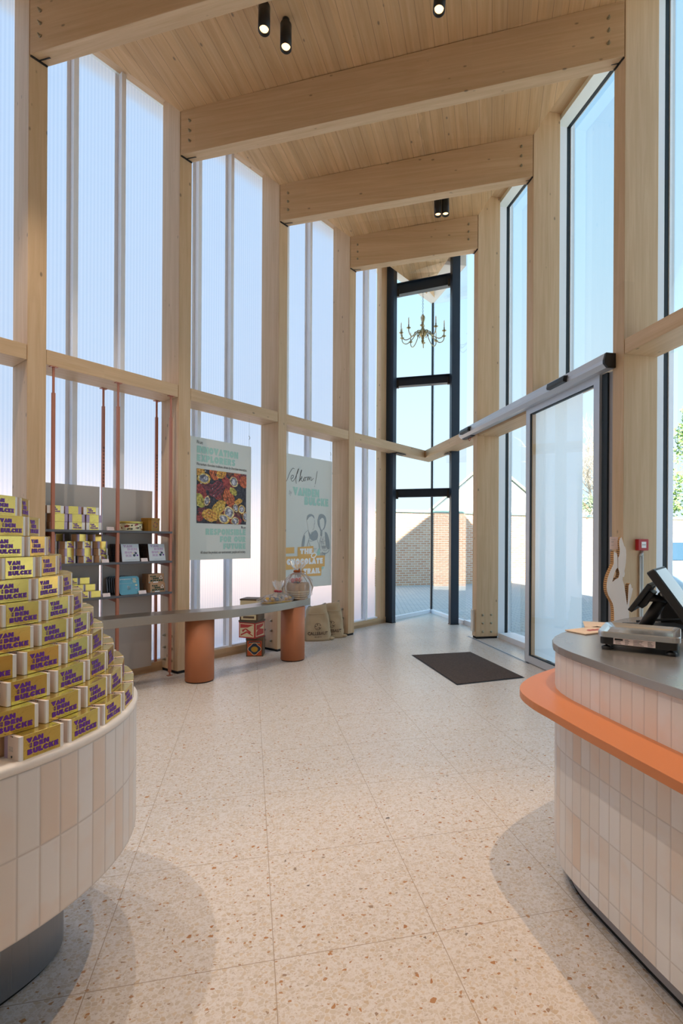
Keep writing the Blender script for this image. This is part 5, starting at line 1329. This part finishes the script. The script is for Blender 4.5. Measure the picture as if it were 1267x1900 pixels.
for k in range(10):
    a = R(-98 + 36 * k); cs, sn = math.cos(a), math.sin(a); RA = .405
    f = lambda r, z: V((r * cs, r * sn, z))
    if k == 0:
        arm = MB(); prm = sm_([(.05, .200), (.09, .238), (.13, .228), (.18, .165), (.24, .105), (.31, .072), (.365, .085), (.400, .130), (.405, .165)], 4)
    arm = MB(); arm.tube([f(r, z) for r, z in prm], .0085, 'brass', 7); arm.tube([f(.08, .21), f(.11, .185), f(.10, .16), f(.085, .175)], .006, 'brass', 6); arm.ball(tuple(f(.145, .215)), .016, 'brass', 8, 6)
    ao = arm.build('arm', t, world=False)
    c = f(RA, 0); h_ = MB(); h_.lathe([(.006, .165), (.012, .175), (.038, .19), (.040, .196), (.014, .202), (.012, .225), (.011, .25)], 'brass', c=tuple(c), n=14); h_.build('drip_pan', ao, world=False)
    h_ = MB(); h_.lathe([(.0095, .25), (.0095, .325)], 'brass' if False else 'candle', c=tuple(c), n=10); h_.build('candle_tube', ao, world=False)
    h_ = MB(); h_.lathe([(.006, .325), (.011, .34), (.009, .36), (.0001, .39)], 'bulb', c=tuple(c), n=10); h_.build('bulb', ao, world=False)
m = MB(); m.tube([(0, 0, .95), (0, 0, 1.20)], .003, 'chain_metal', 5); m.build('top_link', t, world=False)

# ================================================================== COUNTER
CF = [(.800, 2.10), (.8035, 2.045), (.811, 1.992), (.822, 1.943), (.833, 1.893), (.845, 1.843), (.857, 1.791), (.870, 1.739), (.882, 1.687), (.895, 1.636), (.908, 1.586), (.921, 1.537), (.935, 1.488), (.950, 1.436), (.966, 1.385), (.983, 1.334), (1.001, 1.283), (1.02, 1.232), (1.04, 1.182), (1.062, 1.132), (1.085, 1.083), (1.11, 1.035), (1.137, .988), (1.166, .943), (1.197, .90), (1.27, .81), (1.37, .72), (1.5, .64), (1.65, .58), (1.85, .54)]
CBk = [(2.10, .80), (2.12, 1.4), (2.10, 2.0), (2.06, 2.5), (1.97, 2.80), (1.86, 2.92), (1.74, 2.965), (1.64, 2.960), (1.545, 2.925), (1.451, 2.862), (1.304, 2.735), (1.15, 2.61), (1.02, 2.500), (.931, 2.407), (.869, 2.322), (.827, 2.240), (.806, 2.168)]
body = CF + CBk
def offset(poly, d):
    out = []; n = len(poly)
    for i in range(n):
        a = V(poly[i - 1]); b = V(poly[(i + 1) % n]); tt = (b - a).normalized(); nn = V((tt.y, -tt.x)); out.append((poly[i][0] + nn.x * d, poly[i][1] + nn.y * d))
    return out
t = thing('sales_counter', 'curved sales counter with pale tiles, grey worktop and orange ledge', 'counter', (1.5, 1.7, 0))
sgn = -1 if (V(offset(body, .05)[0]) - V((1.5, 1.7))).length < (V(body[0]) - V((1.5, 1.7))).length else 1
OF = lambda d: offset(body, d * sgn)
loop = body[::-1]; st_i = len(CBk) ; 
# start the tile count so that the seams fall where the front starts
vis = CBk[8:] + CF
m = MB(); 
L0 = 0
for i in range(len(CBk[8:])): L0 += (V(vis[i + 1]) - V(vis[i])).length
m.strip(vis, .107, .782, 'glazed_tile', u0=-L0 / .0525 + .1, du=.0525, zbase=.17 - .203, dv=.203)
m.build('lower_tiles', t, recalc=False)
m = MB(); m.strip(vis, .81, .972, 'glazed_tile', u0=-L0 / .0525 + .1, du=.0525, zbase=.79, dv=.203); m.build('upper_tiles', t, recalc=False)
m = MB(); m.prism(OF(-.004), .107, .97, 'toe_grey'); m.build('carcass', t)
m = MB(); m.prism(OF(.012), .970, 1.0, 'worktop_steel'); m.build('worktop', t, bevel=.0015)
m = MB(); m.prism(OF(-.06), .018, .108, 'toe_grey'); m.build('toe_kick', t)
m = MB(); m.prism(OF(-.066), .0, .02, 'rubber'); m.build('shadow_strip', t)  # black strip stands in for the shadow line along the floor
LE = [(1.12, 2.66), (1.03, 2.60), (.942, 2.527), (.848, 2.445), (.757, 2.350), (.690, 2.255), (.653, 2.174), (.639, 2.09), (.648, 1.98), (.674, 1.874), (.701, 1.755), (.727, 1.650), (.752, 1.558), (.773, 1.476), (.794, 1.400), (.816, 1.320), (.845, 1.22), (.88, 1.12), (.92, 1.02), (.97, .92), (1.05, .80), (1.18, .68), (1.35, .57), (1.6, .48), (1.85, .44)]
led = sm_(LE, 3) + [(1.85, .62), (1.4, .8), (1.15, 1.05), (1.0, 1.5), (.92, 1.8), (.88, 2.1), (.98, 2.35), (1.14, 2.5)]
m = MB(); m.prism(led, .780, .810, 'orange_ledge'); m.build('orange_ledge', t, bevel=.0015)

# scale
t = thing('shop_scale', 'flat counter scale with brushed steel pan and black base', 'scale', (1.118, 2.092, 1.0), R(-31.5))
w2, d2 = .143, .137
for x in (-.112, .112):
    for y in (-.108, .108):
        m = MB(); m.lathe([(.017, 0), (.019, .004), (.019, .011), (.012, .014), (.005, .016), (.005, .024)], 'black_plastic', c=(x, y, 0), n=18); m.build('foot', t, world=False)
m = MB(); m.prism(rrect(.270, .255, .02), .022, .054, 'black_plastic'); m.build('base', t, world=False, bevel=.003)
m = MB(); o1 = rrect(.286, .274, .028, 6); i1 = rrect(.250, .238, .02, 6)
n = len(o1); vs = [V((x, y, z)) for pp_, z in ((o1, .052), (o1, .070), ([(x * .985, y * .985) for x, y in o1], .0745), (i1, .066), ([(x * .93, y * .93) for x, y in i1], .060)) for x, y in pp_]
m.add(vs, [(j * n + i, j * n + (i + 1) % n, (j + 1) * n + (i + 1) % n, (j + 1) * n + i) for j in range(4) for i in range(n)] + [tuple(range(4 * n, 5 * n)), tuple(range(n))[::-1]], 'pan_steel', False); m.build('weighing_pan', t, world=False)
m = MB(); m.box((-.085, -.1290, .026), (.060, -.1278, .051), 'price_card')
X = lambda x, y: V((-.085 + x * .145, -.1294, .026 + y * .025))
m.add([X(.03, .62), X(.23, .62), X(.23, .92), X(.03, .92)], [(0, 1, 2, 3)], 'ink_dark')
random.seed(2)
for r_ in range(5):
    for c0, c1 in ((.05, .2), (.28, .42), (.48, .76), (.82, .97)):
        y = .10 + r_ * .17
        if c0 < .1 and y > .55: continue
        m.add([X(c0, y), X(c0 + (c1 - c0) * random.uniform(.5, 1), y), X(c0 + (c1 - c0) * random.uniform(.5, 1), y + .06), X(c0, y + .06)], [(0, 1, 2, 3)], 'ink_dark')
m.build('type_plate', t, world=False, recalc=False)

# paper bags on the worktop
for lab, cx_, cy_, z, rz, w_, d_, red in (('kraft paper bag with red print lying flat beside the scale', 1.085, 2.465, 1.0, R(28), .23, .12, True), ('plain kraft paper bag lying flat behind the one with red print', 1.245, 2.60, 1.0, R(-20), .26, .19, False)):
    t = thing('paper_bag', lab, 'paper bag', (cx_, cy_, z + .0005), rz); m = MB(); m.box((-w_ / 2, -d_ / 2, 0), (w_ / 2, d_ / 2, .006), 'paper_kraft'); m.build('folded_bag', t, world=False, bevel=.002)
    if red:
        m = MB(); X = lambda x, y: V((-w_ / 2 + x * w_, -d_ / 2 + y * d_, .0068)); [m.add([X(x, .3), X(x + .035, .3), X(x + .035, .3 + h_), X(x, .3 + h_)], [(0, 1, 2, 3)], 'red_plastic') for x, h_ in ((.32, .18), (.38, .26), (.44, .3), (.50, .26), (.56, .3), (.62, .22), (.70, .28), (.76, .2))]; m.build('red_print', t, world=False, recalc=False)

# till: main screen, customer display, stand, printer
A = V((1.310, 2.34, 1.308)); wv = V((.6, .8, 0)); uv_ = V((.8, -.6, 0)); th = R(34)
dn = uv_ * math.sin(th) - V((0, 0, math.cos(th))); nrm = wv.cross(dn).normalized()
if nrm.z < 0: nrm = -nrm
t = thing('till_terminal', 'black touchscreen till on a leaning stand with a small customer display', 'till', (1.45, 2.55, 1.0))
def slab(mb, A, wv, dn, nrm, w, h, t0, t1, mn, inset=0):
    q = [A + wv * a + dn * b for a, b in ((inset, inset), (w - inset, inset), (w - inset, h - inset), (inset, h - inset))]
    mb.hexa([p + nrm * t0 for p in q], [p + nrm * t1 for p in q], mn)
m = MB(); slab(m, A, wv, dn, nrm, .37, .265, -.036, 0, 'black_plastic'); b = m.build('screen_housing', t, bevel=.006)
m = MB(); slab(m, A, wv, dn, nrm, .37, .265, .0002, .0022, 'screen_glass', .012); m.build('touch_glass', b)
m = MB(); slab(m, A, wv, dn, nrm, .37, .265, .0, .0001, 'gasket', .004); m.build('screen_panel', b)
B = V((1.306, 2.38, 1.238)); dn2 = -uv_ * math.sin(R(33)) - V((0, 0, math.cos(R(33)))); nr2 = wv.cross(dn2).normalized()
if nr2.x > 0: nr2 = -nr2
m = MB(); slab(m, B, wv, dn2, nr2, .20, .155, -.022, .0, 'black_plastic'); slab(m, B + dn2 * .03 + wv * .04, wv, dn2, nr2, .12, .09, -.045, -.022, 'black_plastic'); m.build('customer_display', t, bevel=.004)
m = MB(); ft = V((1.385, 2.56, 1.0)); tp_ = V((1.435, 2.455, 1.185))
m.tube([ft, ft.lerp(tp_, .5), tp_], [.030, .028, .026], 'black_plastic', 10); m.tube([tp_ + V((-.01, 0, -.01)), A + dn * .16 + wv * .17 - nrm * .03], .022, 'black_plastic', 8); m.tube([tp_ + V((0, 0, -.03)), B + dn2 * .07 + wv * .10 - nr2 * .03], .018, 'black_plastic', 8)
m.box((1.33, 2.47, 1.0), (1.60, 2.66, 1.012), 'black_plastic'); m.build('stand', t)
t = thing('receipt_printer', 'black receipt printer standing behind the till screen', 'printer', (1.66, 2.74, 1.0), R(-20))
m = MB(); m.box((-.09, -.08, 0), (.10, .09, .135), 'black_metal'); m.build('housing', t, world=False, bevel=.008)
m = MB(); m.box((-.08, -.06, .136), (.09, .07, .150), 'black_plastic'); m.build('lid', t, world=False, bevel=.006)
m = MB(); m.tube([V((0, -.085, .03)), V((-.12, -.09, .02)), V((-.2, -.06, .004))], .006, 'black_plastic', 6); m.build('cable', t, world=False)

# hand-shaped cardboard display
px = [(470, 170), (487, 200), (500, 240), (515, 290), (530, 340), (555, 370), (568, 430), (572, 520), (570, 600), (562, 690), (550, 760), (537, 830), (545, 890), (530, 955), (507, 948), (505, 1010), (520, 1060), (535, 1120), (545, 1180), (558, 1260), (570, 1330), (582, 1420), (592, 1500), (600, 1460), (607, 1380), (612, 1280), (617, 1200), (622, 1110), (650, 1075), (672, 1110), (682, 1165), (705, 1170), (690, 1250), (675, 1320), (657, 1380), (640, 1440), (634, 1550), (632, 1760), (632, 2300),
      (345, 2300), (340, 1790), (338, 1650), (330, 1550), (312, 1470), (270, 1390), (225, 1310), (198, 1230), (189, 1150), (192, 1070), (205, 990), (228, 910), (262, 830), (300, 750), (325, 690), (326, 620), (324, 520), (330, 440), (345, 470), (375, 470), (390, 500), (400, 560), (403, 770), (380, 790), (350, 850), (322, 950), (300, 1050), (370, 990), (420, 965), (440, 890), (430, 830), (412, 775), (411, 575), (428, 545), (442, 480), (443, 400), (433, 320), (432, 250), (445, 200)]
YH = 3.08
def hp(x, y): X_ = 1110 + x * .0948; Y_ = 980 + y * .0948; return V(((X_ - 682) / 951.1 * YH, YH, 1.43 - (Y_ - 1004.8) / 951.1 * YH))
hb = hp(480, 1700)
t = thing('cardboard_hand', 'white hand-shaped honeycomb cardboard stand behind the counter', 'display stand', (hb.x, YH + .02, 0), 0)
P_ = [hp(*p) for p in px]; P_ = [V((p.x, YH, p.z if p.z > .9 else 0.0)) for p in P_]
n = len(P_); m = MB(); bmv = [(p.x, p.z) for p in P_]
bm = bmesh.new(); bv = [bm.verts.new((x, z, 0)) for x, z in bmv]; es = [bm.edges.new((bv[i], bv[(i + 1) % n])) for i in range(n)]
bmesh.ops.triangle_fill(bm, use_beauty=True, edges=es); bm.verts.index_update(); tv_ = [tuple(v.co[:2]) for v in bm.verts]; tf_ = [tuple(v.index for v in f.verts) for f in bm.faces]; bm.free()
m.add([V((x, YH, z)) for x, z in tv_], tf_, 'card_white'); m.add([V((x, YH + .042, z)) for x, z in tv_], tf_, 'card_white')
m.build('face_sheets', t)
m = MB(); m.add([p for p in P_] + [p + V((0, .042, 0)) for p in P_], [(i, (i + 1) % n, n + (i + 1) % n, n + i) for i in range(n)], 'corrugated'); m.build('honeycomb_core', t)
m = MB(); a, b = hp(282, 410), hp(440, 165); m.box((a.x, YH + .02, a.z), (b.x, YH + .022, b.z), 'price_card')
X = lambda x, y: V((a.x + (b.x - a.x) * x, YH + .0192, a.z + (b.z - a.z) * y)); [m.add([X(.15, y), X(x1, y), X(x1, y + .02), X(.15, y + .02)], [(0, 1, 2, 3)], 'ink_grey') for y, x1 in ((.78, .7), (.62, .5), (.56, .42), (.3, .45))]; m.build('paper_note', t)

# fire call point
t = thing('fire_call_point', 'red fire alarm call point on the timber column behind the till', 'fire alarm', PR(-1.53, .17, 1.40), ROTR)
def RF(s, o, z): p = PR(s, o); return V((p.x, p.y, z))
def cpb(o0, o1, s0, s1, z0, z1, mn, mb): wbox(mb, 'R', s0, s1, o0, o1, z0, z1, mn)
s_f = -1.526
m = MB(); cpb(.122, .226, s_f - .042, s_f, 1.355, 1.455, 'red_plastic', m); m.build('red_case', t, bevel=.004)
m = MB(); cpb(.152, .198, s_f - .0445, s_f - .042, 1.378, 1.432, 'card_white', m)
for k in range(3): cpb(.160 + k * .012, .166 + k * .012, s_f - .0455, s_f - .0443, 1.402, 1.409, 'ink_dark', m)
m.build('break_glass', t)
m = MB(); m.tube([RF(s_f - .012, .186, 1.355), RF(s_f - .012, .186, .03)], .010, 'pvc_grey', 10); m.tube([RF(s_f - .012, .165, 1.30), RF(s_f - .012, .165, .03)], .009, 'pvc_grey', 10); m.tube([RF(s_f - .012, .165, 1.30), RF(s_f - .012, .172, 1.32), RF(s_f - .012, .186, 1.33)], .012, 'pvc_grey', 8); m.build('conduit', t)

# small green and white box on the jamb at the far column
t = thing('alarm_box', 'small white box with green print fixed low on the far doorway column', 'wall box', PR(SR, .0, .3), ROTR)
m = MB(); wbox(m, 'R', SR + .05, SR + .12, -.035, -.002, .10, .42, 'off_white'); m.build('case', t, bevel=.003)

# ================================================================== OUTSIDE
gm = MB(); gm.box((-60, -40, -.16), (70, 120, -.05), 'cobble'); g = gm.build('ground'); struct(g)
t = thing('brick_wall', 'long weathered brick garden wall across the yard seen through the glass', 'wall', (-2, 15.6, -.05), math.atan2(3.7, 9.8))
m = MB(); m.box((-14, 0, 0), (27, .3, 2.42), 'brick'); m.build('masonry', t, world=False)
m = MB(); m.box((-14, -.06, 2.42), (27, .36, 2.50), 'coping'); m.build('coping', t, world=False)
def gable(name, lab, loc, rz, w, h, ridge, dep, wallm, roofm, win=True):
    t = thing(name, lab, 'house', loc, rz)
    m = MB(); m.add([(-w, 0, 0), (w, 0, 0), (w, 0, h), (0, 0, ridge), (-w, 0, h), (-w, dep, 0), (w, dep, 0), (w, dep, h), (0, dep, ridge), (-w, dep, h)],
                    [(0, 1, 2, 3, 4), (5, 6, 7, 8, 9), (0, 1, 6, 5), (1, 2, 7, 6), (0, 4, 9, 5)], wallm); m.build('wall', t, world=False)
    m = MB()
    for sg in (-1, 1):
        a = [V((sg * w * 1.06, -.2, h - .15)), V((0, -.2, ridge + .05)), V((0, dep + .2, ridge + .05)), V((sg * w * 1.06, dep + .2, h - .15))]
        m.hexa(a, [p + V((0, 0, .15)) for p in a], roofm)
    m.build('roof', t, world=False); return t
gable('gabled_house', 'white gabled house behind the brick wall, right of the steel corner', (6.2, 26, -.05), R(-4), 3.6, 2.4, 5.5, 8, 'render_white', 'roof_slate')
gable('low_outbuilding', 'low grey-roofed outbuilding behind the brick wall beyond the glazed tip', (-2.0, 25, -.05), R(90), 4.0, 2.3, 3.9, 4, 'render_white', 'roof_slate')
gable('brick_house', 'small house with a red roof seen through the clear strip of the door', (13.9, 36, -.05), R(-25), 2.2, 3.0, 5.4, 7, 'brick', 'roof_red')

def leaf_blob(mb, c, r, n, size, mn, flat=1.0):
    for _ in range(n):
        u = V((random.gauss(0, 1), random.gauss(0, 1), random.gauss(0, 1) * flat)).normalized() * r * random.uniform(.55, 1.0)
        p = V(c) + u; s = size * random.uniform(.6, 1.3)
        a = V((random.uniform(-1, 1), random.uniform(-1, 1), random.uniform(-1, 1))).normalized(); b = a.orthogonal().normalized()
        mb.add([p + a * s, p + b * s * .6, p - a * s, p - b * s * .6], [(0, 1, 2, 3)], mn)
t = thing('pine_tree', 'green conifer standing above the parked van at the right edge', 'tree', (17.4, 27.2, -.05))
m = MB(); m.tube([(0, 0, 0), (.1, 0, 3), (0, .1, 7.5)], [.3, .22, .08], 'bark', 8); m.build('trunk', t, world=False)
m = MB()
for k in range(46):
    a = random.uniform(0, 6.28); z = random.uniform(2.7, 8.6); rr = (9.3 - z) * .36 * random.uniform(.3, 1)
    leaf_blob(m, (math.cos(a) * rr, math.sin(a) * rr, z), .62, 60, .12, 'pine', .5)
m.build('foliage', t, world=False, recalc=False)
t = thing('bare_tree', 'leafless tree with fine branches seen through the clear strip of the door', 'tree', (11.7, 27, -.05))
m = MB()
def branch(p, d, L, r, lvl):
    q = p + d * L; mid = p + d * L * .5 + V((random.uniform(-1, 1), random.uniform(-1, 1), random.uniform(-.5, 1))) * L * .07
    m.tube([p, mid, q], [r, r * .8, r * .6], 'bark', 5, False)
    if lvl > 0:
        for _ in range(4 if lvl < 3 else 5):
            nd = (d + V((random.uniform(-1, 1), random.uniform(-1, 1), random.uniform(-.35, .8))) * .75).normalized()
            branch(p + d * L * random.uniform(.55, 1), nd, L * random.uniform(.55, .8), r * .55, lvl - 1)
branch(V((0, 0, 0)), V((.03, 0, 1)).normalized(), 3.2, .09, 5)
m.build('branches', t, world=False)
t = thing('ivy_clump', 'grey-green ivy clump hanging over the brick wall top', 'ivy', (8.3, 19.45, 2.83))
m = MB(); leaf_blob(m, (0, 0, 0), .42, 500, .05, 'ivy', .7); leaf_blob(m, (.5, .1, .25), .3, 260, .05, 'ivy', .7); leaf_blob(m, (-.9, -.35, .15), .25, 160, .04, 'ivy', .6); m.build('leaves', t, world=False, recalc=False)

# parked car
t = thing('parked_car', 'pale blue-white car parked outside at the right edge, windscreen facing the shop', 'car', (7.4, 12.1, -.05), R(65))
pf = [(-2.0, .30), (-2.08, .62), (-1.95, .86), (-.95, 1.02), (-.35, 1.48), (-.1, 1.55), (1.3, 1.52), (1.95, 1.0), (2.1, .9), (2.1, .30)]
m = MB(); n = len(pf); vs = [V((x, y * (1 - .16 * max(0, z - .95) / .6), z)) for y in (-.86, .86) for x, z in pf]
m.add(vs, [tuple(range(n)), tuple(range(n, 2 * n))] + [(i, (i + 1) % n, n + (i + 1) % n, n + i) for i in range(n)], 'van_white'); m.build('body', t, world=False, bevel=.06)
m = MB(); m.add([V((-.90, -.74, 1.07)), V((-.40, -.66, 1.46)), V((-.40, .66, 1.46)), V((-.90, .74, 1.07))], [(0, 1, 2, 3)], 'van_glass'); m.v = [p + V((-.02, 0, .015)) for p in m.v]; m.build('windscreen', t, world=False, recalc=False)
for y in (-1, 1):
    m = MB(); m.add([V((-.62, .85 * y, 1.06)), V((-.22, .80 * y, 1.42)), V((1.2, .80 * y, 1.42)), V((1.6, .85 * y, 1.06))], [(0, 1, 2, 3)], 'van_glass'); m.build('side_window', t, world=False, recalc=False)
    m = MB(); m.ball((-.62, .95 * y, 1.05), .11, 'van_white', sc=(.6, 1, .7)); m.build('mirror', t, world=False)
    m = MB(); m.ball((-2.03, .62 * y, .68), .13, 'card_white', sc=(.35, 1.1, .6)); m.build('headlamp', t, world=False)
for x in (-1.3, 1.35):
    for y in (-.80, .80):
        m = MB(); m.lathe([(.31, -.1), (.31, .1)], 'rubber', n=20, X=Matrix.Translation((x, y, .31)) @ Matrix.Rotation(R(90), 4, 'X')); m.build('wheel', t, world=False)
